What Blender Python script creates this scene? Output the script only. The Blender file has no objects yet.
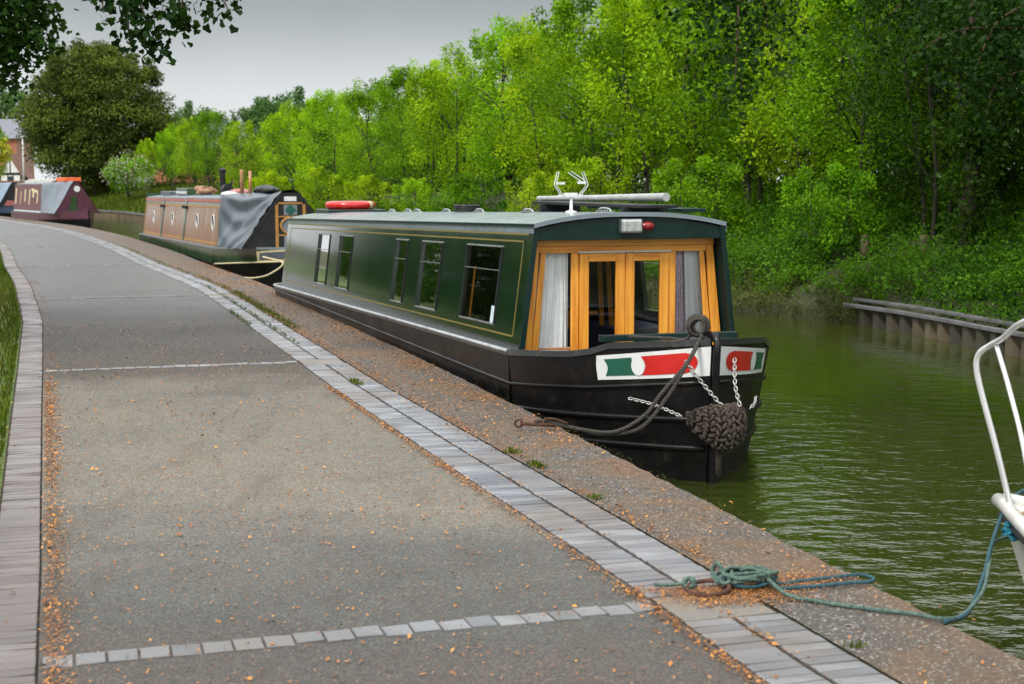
import bpy, bmesh, math, random
import numpy as np
from mathutils import Vector, Matrix
R = math.radians
random.seed(5)
C = bpy.context.scene.collection
SC = bpy.context.scene

# ------------------------------------------------------------------ camera, world, sun, exposure
cam_d = bpy.data.cameras.new('camera'); cam = bpy.data.objects.new('camera', cam_d); C.objects.link(cam)
cam.location = (0, 0, 1.65)
cam.rotation_euler = (R(90) - math.atan(160/1450), 0, 0)
cam_d.sensor_width = 36; cam_d.lens = 1450/1024*36
cam_d.clip_start = .05; cam_d.clip_end = 6000
cam_d.dof.use_dof = True; cam_d.dof.focus_distance = 10.5; cam_d.dof.aperture_fstop = 4.5
SC.camera = cam
SC.view_settings.view_transform = 'Standard'; SC.view_settings.look = 'None'
SC.view_settings.gamma = 1; SC.view_settings.exposure = 0.95

w = bpy.data.worlds.new('World'); SC.world = w; w.use_nodes = True
nt = w.node_tree; nt.nodes.clear()
SUN_EL, SUN_AZ = 48, 215      # azimuth measured clockwise from +Y (behind and left of the camera)
out = nt.nodes.new('ShaderNodeOutputWorld'); bg = nt.nodes.new('ShaderNodeBackground')
sky = nt.nodes.new('ShaderNodeTexSky'); sky.sky_type = 'NISHITA'; sky.sun_disc = False
sky.sun_elevation = R(SUN_EL); sky.sun_rotation = R(SUN_AZ); sky.dust_density = 4
tc = nt.nodes.new('ShaderNodeTexCoord'); sx = nt.nodes.new('ShaderNodeSeparateXYZ')
nt.links.new(tc.outputs['Generated'], sx.inputs[0])
rp = nt.nodes.new('ShaderNodeValToRGB'); nt.links.new(sx.outputs['Z'], rp.inputs[0])
cr = rp.color_ramp; cr.interpolation = 'EASE'
for i, (p, v) in enumerate([(0, (5.2, 5.4, 5.5)), (.04, (4.7, 4.9, 5.0)), (.13, (2.1, 2.28, 2.36)), (.21, (7.6, 7.8, 7.9)), (1, (9.8, 9.9, 10.0))]):
    e = cr.elements[i] if i < 2 else cr.elements.new(p)
    e.position = p; e.color = (*[c/20 for c in v], 1)
mu = nt.nodes.new('ShaderNodeVectorMath'); mu.operation = 'SCALE'; mu.inputs['Scale'].default_value = 20
nt.links.new(rp.outputs[0], mu.inputs[0])
nz = nt.nodes.new('ShaderNodeTexNoise'); nz.inputs['Scale'].default_value = 2.2; nz.inputs['Detail'].default_value = 4
nt.links.new(tc.outputs['Generated'], nz.inputs[0])
mr = nt.nodes.new('ShaderNodeMapRange'); mr.inputs[1].default_value = .3; mr.inputs[2].default_value = .7
mr.inputs[3].default_value = .84; mr.inputs[4].default_value = 1.12; nt.links.new(nz.outputs[0], mr.inputs[0])
m2 = nt.nodes.new('ShaderNodeVectorMath'); m2.operation = 'SCALE'
nt.links.new(mu.outputs[0], m2.inputs[0]); nt.links.new(mr.outputs[0], m2.inputs['Scale'])
mx = nt.nodes.new('ShaderNodeMixRGB'); mx.inputs[0].default_value = .94
nt.links.new(sky.outputs[0], mx.inputs[1]); nt.links.new(m2.outputs[0], mx.inputs[2])
nt.links.new(mx.outputs[0], bg.inputs[0]); bg.inputs[1].default_value = .1
nt.links.new(bg.outputs[0], out.inputs[0])

sd = bpy.data.lights.new('sun', 'SUN'); sun = bpy.data.objects.new('sun', sd); C.objects.link(sun)
sd.energy = 1.5; sd.angle = R(10); sd.color = (1, .96, .88)
dv = Vector((math.sin(R(SUN_AZ))*math.cos(R(SUN_EL)), math.cos(R(SUN_AZ))*math.cos(R(SUN_EL)), math.sin(R(SUN_EL))))
sun.rotation_euler = dv.to_track_quat('Z', 'Y').to_euler()

# ------------------------------------------------------------------ materials
def newmat(name):
    m = bpy.data.materials.new(name); m.use_nodes = True
    nt = m.node_tree; return m, nt, nt.nodes['Principled BSDF']
def N(nt, t, **k):
    n = nt.nodes.new(t)
    for a, b in k.items(): setattr(n, a, b)
    return n
def coord(nt, scale=(1, 1, 1), kind='Object'):
    t = N(nt, 'ShaderNodeTexCoord'); mp = N(nt, 'ShaderNodeMapping'); mp.inputs['Scale'].default_value = scale
    nt.links.new(t.outputs[kind], mp.inputs[0]); return mp.outputs[0]
def noise(nt, vec, s, d=3, r=.5):
    n = N(nt, 'ShaderNodeTexNoise'); n.inputs['Scale'].default_value = s; n.inputs['Detail'].default_value = d
    n.inputs['Roughness'].default_value = r; nt.links.new(vec, n.inputs['Vector']); return n.outputs[0]
def ramp(nt, fac, stops):
    r = N(nt, 'ShaderNodeValToRGB'); nt.links.new(fac, r.inputs[0]); e = r.color_ramp.elements
    for i, (p, c) in enumerate(stops):
        q = e[i] if i < 2 else e.new(p)
        q.position = p; q.color = (*c, 1) if len(c) == 3 else c
    return r.outputs[0]
def mixc(nt, f, a, b, mode='MIX'):
    m = N(nt, 'ShaderNodeMixRGB', blend_type=mode)
    for i, v in enumerate((f, a, b)):
        if hasattr(v, 'node'): nt.links.new(v, m.inputs[i])
        elif i == 0: m.inputs[0].default_value = v
        else: m.inputs[i].default_value = (*v, 1)
    return m.outputs[0]
def bump(nt, bs, h, st, dist=.01):
    b = N(nt, 'ShaderNodeBump'); b.inputs['Strength'].default_value = st; b.inputs['Distance'].default_value = dist
    nt.links.new(h, b.inputs['Height']); nt.links.new(b.outputs[0], bs.inputs['Normal']); return b
def g3(v): return (v, v, v)
def paint(name, col, rough=.35, var=.15, scale=6, metal=0, bmp=.05, coat=0, dirt=None, spec=.5):
    m, nt, bs = newmat(name); v = coord(nt)
    n = noise(nt, v, scale, 5, .6)
    a = tuple(c*(1-var) for c in col); b = tuple(min(1, c*(1+var)) for c in col)
    c = ramp(nt, n, [(.3, a), (.7, b)])
    if dirt:
        n2 = noise(nt, v, scale*2.7, 6, .7)
        c = mixc(nt, ramp(nt, n2, [(.52, g3(0)), (.75, g3(.8))]), c, dirt)
    nt.links.new(c, bs.inputs['Base Color'])
    rr = ramp(nt, n, [(.3, g3(rough*.8)), (.7, g3(min(1, rough*1.25)))])
    nt.links.new(rr, bs.inputs['Roughness'])
    bs.inputs['Metallic'].default_value = metal; bs.inputs['Coat Weight'].default_value = coat
    bs.inputs['Coat Roughness'].default_value = .08; bs.inputs['Specular IOR Level'].default_value = spec
    if bmp: bump(nt, bs, noise(nt, v, scale*8, 4), bmp, .01)
    return m
def leafmat(name, dark, light, trans=.35, rough=.45):
    m, nt, bs = newmat(name)
    at = N(nt, 'ShaderNodeAttribute'); at.attribute_name = 'tone'
    c = ramp(nt, at.outputs['Fac'], [(0, dark), (1, light)])
    oi = N(nt, 'ShaderNodeObjectInfo')
    c = mixc(nt, 1.0, c, ramp(nt, oi.outputs['Random'], [(0, (.62, .74, .7)), (.35, (.95, .95, .9)), (.7, (1.06, 1.04, .8)), (1, (.8, .98, 1.0))]), 'MULTIPLY')
    nt.links.new(c, bs.inputs['Base Color']); bs.inputs['Roughness'].default_value = .62
    bs.inputs['Specular IOR Level'].default_value = .16
    tr = N(nt, 'ShaderNodeBsdfTranslucent'); ms = N(nt, 'ShaderNodeMixShader'); ms.inputs[0].default_value = trans
    tc = mixc(nt, 1.0, c, (1.3, 1.25, .5), 'MULTIPLY'); nt.links.new(tc, tr.inputs[0])
    nt.links.new(bs.outputs[0], ms.inputs[1]); nt.links.new(tr.outputs[0], ms.inputs[2])
    nt.links.new(ms.outputs[0], nt.nodes['Material Output'].inputs[0]); return m
def islandmat(name, stops, rough=.6, bmp=.3, scale=40, dirt=None, dscale=1.2):
    m, nt, bs = newmat(name); v = coord(nt)
    g = N(nt, 'ShaderNodeNewGeometry'); c = ramp(nt, g.outputs['Random Per Island'], stops)
    n = noise(nt, v, scale, 5, .65); c = mixc(nt, .5, c, ramp(nt, n, [(.25, g3(.75)), (.75, g3(1.15))]), 'MULTIPLY')
    if dirt: c = mixc(nt, ramp(nt, noise(nt, v, dscale, 5, .6), [(.42, g3(0)), (.66, g3(.75))]), c, dirt)
    nt.links.new(c, bs.inputs['Base Color'])
    nt.links.new(ramp(nt, noise(nt, v, 1.1, 4), [(.35, g3(rough*.6)), (.65, g3(min(1, rough*1.3)))]), bs.inputs['Roughness'])
    bs.inputs['Specular IOR Level'].default_value = .9; bump(nt, bs, n, bmp, .006); return m

def asphalt_mat():
    m, nt, bs = newmat('asphalt'); v = coord(nt)
    vo = N(nt, 'ShaderNodeTexVoronoi'); vo.inputs['Scale'].default_value = 170; nt.links.new(v, vo.inputs['Vector'])
    sep = N(nt, 'ShaderNodeSeparateColor'); nt.links.new(vo.outputs['Color'], sep.inputs[0])
    c = ramp(nt, sep.outputs[0], [(0, (.055, .056, .055)), (.35, (.080, .079, .076)), (.8, (.105, .102, .095)), (.93, (.16, .155, .14))])
    c = mixc(nt, .55, c, ramp(nt, noise(nt, v, 260, 2), [(.3, g3(.35)), (.7, g3(1.6))]), 'MULTIPLY')
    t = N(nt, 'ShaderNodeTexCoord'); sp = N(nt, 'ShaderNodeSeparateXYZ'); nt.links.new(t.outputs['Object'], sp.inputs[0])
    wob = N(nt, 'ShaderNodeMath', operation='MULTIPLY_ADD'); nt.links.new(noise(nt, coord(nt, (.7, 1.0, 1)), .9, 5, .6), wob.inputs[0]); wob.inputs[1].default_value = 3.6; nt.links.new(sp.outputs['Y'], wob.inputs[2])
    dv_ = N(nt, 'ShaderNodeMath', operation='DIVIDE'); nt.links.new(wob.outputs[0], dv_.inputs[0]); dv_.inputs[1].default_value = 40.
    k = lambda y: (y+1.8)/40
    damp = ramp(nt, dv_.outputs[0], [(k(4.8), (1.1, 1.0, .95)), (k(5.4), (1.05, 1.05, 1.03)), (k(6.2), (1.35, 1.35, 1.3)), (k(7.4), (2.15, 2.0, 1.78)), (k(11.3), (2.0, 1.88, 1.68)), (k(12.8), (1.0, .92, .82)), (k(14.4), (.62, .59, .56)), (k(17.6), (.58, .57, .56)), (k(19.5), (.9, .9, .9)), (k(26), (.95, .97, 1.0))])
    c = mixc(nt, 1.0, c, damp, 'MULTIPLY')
    big = noise(nt, coord(nt, (.5, .5, .5)), 1.3, 5, .6)
    c = mixc(nt, .85, c, ramp(nt, big, [(.3, (.86, .88, .9)), (.5, (1.0, 1.0, 1.0)), (.7, (1.16, 1.12, 1.06))]), 'MULTIPLY')
    c = mixc(nt, ramp(nt, noise(nt, coord(nt, (1, .35, 1)), 3.1, 6, .7), [(.5, g3(0)), (.72, g3(.5))]), c, (.085, .07, .052))
    nt.links.new(c, bs.inputs['Base Color'])
    nt.links.new(ramp(nt, dv_.outputs[0], [(k(5), g3(.8)), (k(12.5), g3(.85)), (k(14.8), g3(.62)), (k(18), g3(.5)), (k(22), g3(.27))]), bs.inputs['Roughness'])
    bs.inputs['Specular IOR Level'].default_value = .38
    bump(nt, bs, vo.outputs['Distance'], .8, .008); return m
def concrete_mat():
    m, nt, bs = newmat('exposed_aggregate'); v = coord(nt)
    vo = N(nt, 'ShaderNodeTexVoronoi'); vo.inputs['Scale'].default_value = 125; nt.links.new(v, vo.inputs['Vector'])
    sep = N(nt, 'ShaderNodeSeparateColor'); nt.links.new(vo.outputs['Color'], sep.inputs[0])
    c = ramp(nt, sep.outputs[0], [(0, (.038, .032, .026)), (.45, (.062, .054, .045)), (.87, (.10, .088, .072)), (.97, (.34, .31, .28))])
    n = noise(nt, v, 1.4, 6, .65)
    c = mixc(nt, ramp(nt, n, [(.42, g3(0)), (.66, g3(.8))]), c, (.15, .078, .028))
    c = mixc(nt, ramp(nt, noise(nt, v, 9, 5, .7), [(.56, g3(0)), (.74, g3(.6))]), c, (.05, .042, .028))
    c = mixc(nt, ramp(nt, noise(nt, v, 2.6, 3, .5), [(.74, g3(0)), (.77, g3(.6))]), c, (.30, .28, .26))
    nt.links.new(c, bs.inputs['Base Color']); bs.inputs['Roughness'].default_value = .7
    bump(nt, bs, vo.outputs['Distance'], .5, .006); return m
def water_mat():
    m, nt, bs = newmat('canal_water')
    n0 = noise(nt, coord(nt, (.25, .12, 1)), 1, 3)
    nt.links.new(ramp(nt, n0, [(.35, (.024, .034, .004)), (.65, (.038, .049, .007))]), bs.inputs['Base Color'])
    bs.inputs['Roughness'].default_value = .05; bs.inputs['IOR'].default_value = 1.45
    bs.inputs['Specular IOR Level'].default_value = 1.0
    a = noise(nt, coord(nt, (1.3, 2.0, 1)), 2.6, 3, .5); b = noise(nt, coord(nt, (1.7, 2.6, 1)), 10, 2, .5)
    ad = N(nt, 'ShaderNodeMath', operation='MULTIPLY_ADD'); nt.links.new(b, ad.inputs[0]); ad.inputs[1].default_value = .16; nt.links.new(a, ad.inputs[2])
    b = bump(nt, bs, ad.outputs[0], .6, .05)
    # a breeze patch on the open water: ripples are steeper there, calm elsewhere
    tcn = N(nt, 'ShaderNodeTexCoord'); mp = N(nt, 'ShaderNodeMapping', vector_type='TEXTURE'); mp.inputs['Location'].default_value = (2.75, 10.2, -.45); mp.inputs['Scale'].default_value = (2.2, 5.2, 5)
    mp.inputs['Rotation'].default_value = (0, 0, R(14)); nt.links.new(tcn.outputs['Object'], mp.inputs[0])
    gr = N(nt, 'ShaderNodeTexGradient', gradient_type='SPHERICAL'); nt.links.new(mp.outputs[0], gr.inputs[0])
    mm = N(nt, 'ShaderNodeMath', operation='MULTIPLY_ADD'); nt.links.new(noise(nt, coord(nt, (2.3, .14, 1)), 1, 3, .6), mm.inputs[0]); mm.inputs[1].default_value = 1.5; nt.links.new(gr.outputs[0], mm.inputs[2])
    nt.links.new(ramp(nt, mm.outputs[0], [(.66, g3(.09)), (1.0, g3(.42))]), b.inputs['Strength']); b.inputs['Distance'].default_value = .07; return m
def wood_mat(name, col, col2, scale=1, axis=2, rough=.35, coat=.3):
    m, nt, bs = newmat(name)
    s = [26, 26, 26]; s[axis] = 1.6
    n = noise(nt, coord(nt, tuple(x*scale for x in s)), 1, 5, .6)
    c = ramp(nt, n, [(.3, col2), (.65, col)])
    k = N(nt, 'ShaderNodeTexVoronoi'); k.inputs['Scale'].default_value = 3.2*scale; nt.links.new(coord(nt), k.inputs['Vector'])
    c = mixc(nt, ramp(nt, k.outputs['Distance'], [(.05, g3(.85)), (.085, g3(0))]), c, tuple(x*.25 for x in col2))
    nt.links.new(c, bs.inputs['Base Color']); bs.inputs['Roughness'].default_value = rough
    bs.inputs['Coat Weight'].default_value = coat; bump(nt, bs, n, .15, .004); return m
def glass_mat(name, tint=(.93, .95, .95)):
    m, nt, bs = newmat(name); nt.nodes.remove(bs)
    t = N(nt, 'ShaderNodeBsdfTransparent'); t.inputs[0].default_value = (*tint, 1)
    g = N(nt, 'ShaderNodeBsdfGlossy'); g.inputs['Roughness'].default_value = .02
    f = N(nt, 'ShaderNodeFresnel'); f.inputs[0].default_value = 1.6
    ms = N(nt, 'ShaderNodeMixShader'); nt.links.new(f.outputs[0], ms.inputs[0])
    nt.links.new(t.outputs[0], ms.inputs[1]); nt.links.new(g.outputs[0], ms.inputs[2])
    nt.links.new(ms.outputs[0], nt.nodes['Material Output'].inputs[0]); return m
def streaked_mat(name):            # weathered brown-pink boat side, streaks running down
    m, nt, bs = newmat(name)
    n = noise(nt, coord(nt, (3.2, 3.2, .35)), 1, 4, .6); n2 = noise(nt, coord(nt, (1, 1, 1)), .9, 3)
    c = ramp(nt, n, [(.32, (.22, .09, .04)), (.5, (.27, .16, .10)), (.68, (.34, .27, .22))])
    c = mixc(nt, ramp(nt, n2, [(.4, g3(0)), (.6, g3(.5))]), c, (.36, .31, .28))
    tz = N(nt, 'ShaderNodeTexCoord'); sz = N(nt, 'ShaderNodeSeparateXYZ'); nt.links.new(tz.outputs['Object'], sz.inputs[0])
    c = mixc(nt, ramp(nt, sz.outputs['Z'], [(.25, g3(.8)), (.75, g3(0))]), c, (.22, .085, .03))
    nt.links.new(c, bs.inputs['Base Color']); bs.inputs['Roughness'].default_value = .4; return m
def brick_mat(name, c1, c2, mortar, s=1):
    m, nt, bs = newmat(name)
    b = N(nt, 'ShaderNodeTexBrick'); b.inputs['Scale'].default_value = 4*s
    b.inputs['Color1'].default_value = (*c1, 1); b.inputs['Color2'].default_value = (*c2, 1); b.inputs['Mortar'].default_value = (*mortar, 1)
    t = N(nt, 'ShaderNodeTexCoord'); mp = N(nt, 'ShaderNodeMapping'); mp.inputs['Rotation'].default_value = (R(90), 0, 0)
    nt.links.new(t.outputs['Object'], mp.inputs[0]); nt.links.new(mp.outputs[0], b.inputs['Vector'])
    nt.links.new(b.outputs[0], bs.inputs['Base Color']); bs.inputs['Roughness'].default_value = .85; return m
def ground_mat(name, a, b, c3, s=.8):
    m, nt, bs = newmat(name); v = coord(nt)
    c = ramp(nt, noise(nt, v, s, 6, .65), [(.35, a), (.5, b), (.68, c3)])
    c = mixc(nt, .6, c, ramp(nt, noise(nt, v, s*40, 3), [(.3, g3(.5)), (.7, g3(1.4))]), 'MULTIPLY')
    nt.links.new(c, bs.inputs['Base Color']); bs.inputs['Roughness'].default_value = .95
    bump(nt, bs, noise(nt, v, s*30, 4), .6, .03); return m
def knit_mat(name, a, b):
    m, nt, bs = newmat(name); v = coord(nt)
    n = noise(nt, v, 55, 5, .7)
    nt.links.new(ramp(nt, n, [(.3, a), (.7, b)]), bs.inputs['Base Color']); bs.inputs['Roughness'].default_value = .95
    bump(nt, bs, noise(nt, v, 160, 3), .7, .004); return m

M = dict(
 asphalt=asphalt_mat(), quay=concrete_mat(), water=water_mat(),
 setts=islandmat('blue_grey_setts', [(0, (.105, .120, .143)), (.5, (.16, .174, .20)), (1, (.225, .235, .25))], .34, .2, 30, (.115, .085, .06), 1.1),
 bricks=islandmat('border_bricks', [(0, (.080, .058, .052)), (.5, (.13, .100, .092)), (1, (.175, .148, .138))], .4, .3, 30, (.075, .060, .052), .55),
 joint=ground_mat('joint_soil', (.022, .018, .012), (.035, .028, .018), (.065, .04, .018), 6),
 slabc=islandmat('worn_slab', [(0, (.14, .128, .112)), (1, (.16, .145, .125))], .7, .4, 60, (.19, .14, .09), 2),
 grass=ground_mat('grass_ground', (.045, .075, .012), (.075, .125, .018), (.11, .10, .035)),
 earth=ground_mat('earth_bank', (.03, .035, .012), (.05, .06, .02), (.08, .07, .04), 1.5),
 blade=leafmat('grass_blades', (.045, .075, .010), (.15, .21, .025), .25),
 black=paint('black_hull_paint', (.005, .005, .0055), .34, .45, 2.3, dirt=(.030, .022, .017), coat=.0, spec=.36, bmp=.15),
 gun=paint('gunwale_paint', (.03, .036, .038), .2, .3, 5, coat=.5, dirt=(.09, .09, .08)),
 green=paint('dark_green_paint', (.003, .017, .007), .12, .1, 1.5, coat=.9, bmp=.07, spec=.5),
 greenf=paint('bottle_green_paint', (.003, .020, .017), .28, .12, 4, coat=.15, spec=.35, bmp=.02),
 roof=paint('roof_paint', (.19, .235, .265), .28, .12, 2.2, coat=.3, dirt=(.14, .18, .20)),  # pale blue-grey base carries the sky's reflection on darker paint
 greenm=paint('matt_green_paint', (.003, .016, .014), .6, .1, 4, spec=.2), gold=paint('gold_line_paint', (.19, .145, .03), .4, .1), white=paint('white_paint', (.72, .74, .73), .3, .06, 8, coat=.4),
 red=paint('red_paint', (.56, .018, .015), .3, .08, coat=.4), green2=paint('panel_green_paint', (.01, .10, .065), .3, .1, coat=.4),
 pine=wood_mat('varnished_pine', (.92, .42, .055), (.60, .19, .015)), pineh=wood_mat('varnished_pine_rail', (.92, .42, .055), (.60, .19, .015), 1, 1),
 oldpine=wood_mat('weathered_pine', (.50, .24, .10), (.33, .14, .05)),
 inner=paint('dark_interior', (.035, .022, .014), .7), navy=paint('navy_upholstery', (.008, .02, .06), .6),
 curtain=paint('white_curtain', (.92, .93, .93), .85, .08, 12), pink=paint('pink_patterned_curtain', (.88, .64, .72), .9, .4, 60, dirt=(.25, .1, .15)),
 glass=glass_mat('window_glass'), alu=paint('aluminium', (.55, .56, .57), .3, .1, 8, metal=.9),
 chrome=paint('polished_steel', (.74, .75, .76), .22, .06, 8, metal=.45), galv=paint('galvanised_chain', (.48, .48, .47), .4, .15, 30, metal=.8),
 rope=knit_mat('grey_rope', (.022, .02, .018), (.075, .066, .056)), fender=knit_mat('fender_rope', (.014, .011, .009), (.095, .072, .052)),
 teal=knit_mat('teal_rope', (.018, .05, .045), (.13, .20, .16)), blue=knit_mat('blue_rope', (.012, .045, .06), (.04, .11, .135)),
 rust=paint('rusty_iron', (.10, .045, .028), .8, .5, 40, metal=.3, bmp=.6), cream=paint('cream_paint', (.58, .50, .30), .5, .15),
 darkm=paint('black_plastic', (.010, .010, .010), .5, .3), lens=paint('headlamp_lens', (.62, .64, .64), .12, .3, 40, metal=.6), redl=paint('red_lens', (.28, .012, .012), .2, .2, coat=.6),
 streak=streaked_mat('weathered_brown_paint'), b2red=paint('faded_red_paint', (.36, .12, .10), .5, .3), b2green=paint('green_hull_paint', (.03, .075, .03), .25, .25, 2, coat=.4, dirt=(.08, .08, .05)),
 tarp=paint('grey_tarpaulin', (.085, .105, .125), .42, .2, 3, bmp=.15), tarp2=paint('blue_grey_canvas', (.17, .20, .235), .7, .2, 3),
 yellow=paint('ochre_paint', (.40, .20, .05), .45, .15), maroon=paint('maroon_paint', (.095, .03, .05), .35, .2, 3, coat=.3), maroon2=paint('faded_maroon_paint', (.13, .055, .06), .5, .3, 3),
 blueb=paint('blue_boat_paint', (.03, .06, .11), .35, .2, 3, coat=.3), steelb=paint('steel_blue_canvas', (.18, .25, .33), .6, .2, 3), orange=paint('orange_plastic', (.75, .13, .03), .5, .15),
 grp=paint('white_gelcoat', (.60, .59, .55), .3, .12, 3, coat=.4, dirt=(.26, .25, .17)), navyp=paint('blue_antifoul', (.02, .04, .2), .5), rub=paint('rubber_strip', (.03, .03, .03), .6),
 stump=paint('old_stump', (.10, .07, .04), .9, .4, 12), ply=paint('worn_timber', (.3, .16, .07), .8, .4, 12),
 pile=paint('rusty_sheet_piling', (.10, .075, .04), .8, .6, 3, bmp=.5, dirt=(.05, .065, .02)), rail=paint('grey_capping', (.12, .12, .125), .5, .3, 4, bmp=.3),
 bark=paint('bark', (.07, .055, .04), .95, .4, 8, bmp=.8), barkg=paint('green_grey_bark', (.038, .036, .022), .95, .35, 8, bmp=.8),
 slate=paint('slate_roof', (.15, .16, .19), .6, .15, 3), tile=paint('brown_tiles', (.20, .10, .07), .8, .2, 4), hwhite=paint('render_white', (.68, .67, .64), .8, .08), timber=paint('black_timber', (.02, .018, .016), .7),
 brick=brick_mat('red_brick', (.42, .12, .06), (.34, .09, .045), (.3, .25, .2)), pane=paint('dark_pane', (.03, .035, .04), .1, .1), lampm=paint('lamp_grey', (.62, .64, .62), .5, .1),
 litter=islandmat('fallen_husks', [(0, (.07, .03, .012)), (.35, (.20, .07, .014)), (.75, (.42, .16, .022)), (1, (.54, .25, .04))], .9, .2, 60),
 twig=paint('twig', (.09, .055, .03), .9, .3, 20), logm=paint('cut_logs', (.35, .2, .12), .9, .3, 9),
 ribs=islandmat('rusty_ribs', [(0, (.025, .02, .01)), (.5, (.06, .045, .022)), (1, (.12, .09, .045))], .8, .4, 9, (.03, .03, .012), 3),
 polegrey=paint('weathered_pole', (.36, .38, .38), .55, .2, 6), greyish=paint('pale_grey_paint', (.38, .41, .43), .3, .25, 5, dirt=(.15, .16, .16)),
 decal=paint('sticker', (.55, .65, .7), .4, .2, 40),
 l_young=leafmat('young_leaves', (.050, .135, .003), (.43, .66, .014), .45), l_mid=leafmat('mid_leaves', (.028, .090, .003), (.25, .48, .012), .43),
 l_lime=leafmat('lime_leaves', (.09, .20, .004), (.48, .66, .016), .45), l_dark=leafmat('dark_leaves', (.008, .028, .004), (.035, .095, .008), .3),
 l_deep=leafmat('shade_painted_leaves', (.010, .036, .003), (.055, .135, .006), .36),  # darker leaf copy: shade of the wood is put into the colour
 l_yew=leafmat('yew_needles', (.030, .052, .010), (.22, .25, .035), .25, .7), l_herb=leafmat('nettle_leaves', (.022, .075, .004), (.11, .27, .010), .38),
 l_tangle=leafmat('dry_tangle', (.03, .04, .012), (.12, .14, .04), .25), l_gold=leafmat('golden_leaves', (.30, .33, .03), (.55, .52, .08), .4),
 blossom=leafmat('white_blossom', (.45, .47, .40), (.75, .75, .68), .3), rhodo=leafmat('pink_blossom', (.5, .32, .36), (.78, .62, .62), .3),
 l_far=leafmat('far_leaves', (.05, .11, .04), (.12, .22, .07), .3),
)

# ------------------------------------------------------------------ helpers
class MB:
    def __init__(s): s.v = []; s.f = []
    def add(s, vs, fs):
        o = len(s.v); s.v += [tuple(p) for p in vs]; s.f += [tuple(i+o for i in f) for f in fs]; return s
    def box(s, x0, x1, y0, y1, z0, z1):
        return s.hexa([(x0, y0, z0), (x1, y0, z0), (x1, y1, z0), (x0, y1, z0), (x0, y0, z1), (x1, y0, z1), (x1, y1, z1), (x0, y1, z1)])
    def hexa(s, p): return s.add(p, [(0, 3, 2, 1), (4, 5, 6, 7), (0, 1, 5, 4), (1, 2, 6, 5), (2, 3, 7, 6), (3, 0, 4, 7)])
    def bar(s, a, b, w, h, up=(0, 0, 1)):
        a = Vector(a); b = Vector(b); d = (b-a).normalized(); u = Vector(up)
        sd = d.cross(u).normalized()*w/2; u = sd.cross(d).normalized()*h/2
        return s.hexa([a-sd-u, a+sd-u, b+sd-u, b-sd-u, a-sd+u, a+sd+u, b+sd+u, b-sd+u])
    def tube(s, pts, r, n=8, closed=False, cap=True):
        pts = [Vector(p) for p in pts]; k = len(pts); rs = r if hasattr(r, '__len__') else [r]*k
        nrm = None; vs = []; fs = []
        for i, p in enumerate(pts):
            a = pts[(i-1) % k] if closed or i > 0 else p; b = pts[(i+1) % k] if closed or i < k-1 else p
            d = (b-a); d = d.normalized() if d.length > 1e-9 else Vector((0, 0, 1))
            if nrm is None: nrm = d.orthogonal().normalized()
            nrm = (nrm - d*nrm.dot(d))
            nrm = nrm.normalized() if nrm.length > 1e-6 else d.orthogonal().normalized()
            bn = d.cross(nrm)
            for j in range(n):
                t = 2*math.pi*j/n; vs.append(p + (nrm*math.cos(t)+bn*math.sin(t))*rs[i])
        m = k if closed else k-1
        for i in range(m):
            for j in range(n):
                a = i*n+j; b = i*n+(j+1) % n; c = ((i+1) % k)*n+(j+1) % n; d = ((i+1) % k)*n+j
                fs.append((a, b, c, d))
        if cap and not closed: fs.append(tuple(range(n))[::-1]); fs.append(tuple((k-1)*n+j for j in range(n)))
        return s.add(vs, fs)
    def grid(s, rows, flip=False):
        nu = len(rows); nv = len(rows[0]); vs = [p for r in rows for p in r]; fs = []
        for i in range(nu-1):
            for j in range(nv-1):
                f = (i*nv+j, i*nv+j+1, (i+1)*nv+j+1, (i+1)*nv+j); fs.append(f[::-1] if flip else f)
        return s.add(vs, fs)
    def prism(s, poly, off):               # extrude polygon (3d points) by vector off
        n = len(poly); poly = [Vector(p) for p in poly]; q = [p+Vector(off) for p in poly]
        return s.add(poly+q, [tuple(range(n))[::-1], tuple(range(n, 2*n))] + [(i, (i+1) % n, n+(i+1) % n, n+i) for i in range(n)])
    def lathe(s, prof, n=20, c=(0, 0, 0), axis='z'):
        vs = []; fs = []; c = Vector(c)
        for r, h in prof:
            for j in range(n):
                t = 2*math.pi*j/n; a, b = r*math.cos(t), r*math.sin(t)
                vs.append(c + Vector({'z': (a, b, h), 'x': (h, a, b), 'y': (b, h, a)}[axis]))
        for i in range(len(prof)-1):
            for j in range(n): fs.append((i*n+j, i*n+(j+1) % n, (i+1)*n+(j+1) % n, (i+1)*n+j))
        return s.add(vs, fs)
    def build(s, name, mat, parent=None, smooth=False, bevel=0):
        me = bpy.data.meshes.new(name); me.from_pydata(s.v, [], s.f); me.validate(); me.update()
        me.materials.append(M[mat] if isinstance(mat, str) else mat)
        bm = bmesh.new(); bm.from_mesh(me); bmesh.ops.recalc_face_normals(bm, faces=bm.faces)
        if bevel:
            ed = [e for e in bm.edges if len(e.link_faces) == 2 and e.calc_face_angle(0) > .6]
            bmesh.ops.bevel(bm, geom=ed, offset=bevel, segments=2, affect='EDGES', profile=.6, clamp_overlap=True)
        bm.to_mesh(me); bm.free()
        if smooth: me.polygons.foreach_set('use_smooth', [True]*len(me.polygons))
        if smooth == 'auto': me.set_sharp_from_angle(angle=R(40))
        o = bpy.data.objects.new(name, me); C.objects.link(o)
        if parent: o.parent = parent
        return o
def tag(o, label=None, cat=None, group=None, kind=None):
    for k, v in (('label', label), ('category', cat), ('group', group), ('kind', kind)):
        if v: o[k] = v
    return o
def empty(name, loc, rz=0, **k):
    o = bpy.data.objects.new(name, None); C.objects.link(o); o.location = loc; o.rotation_euler = (0, 0, rz); o.empty_display_size = .2
    return tag(o, **k)
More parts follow.
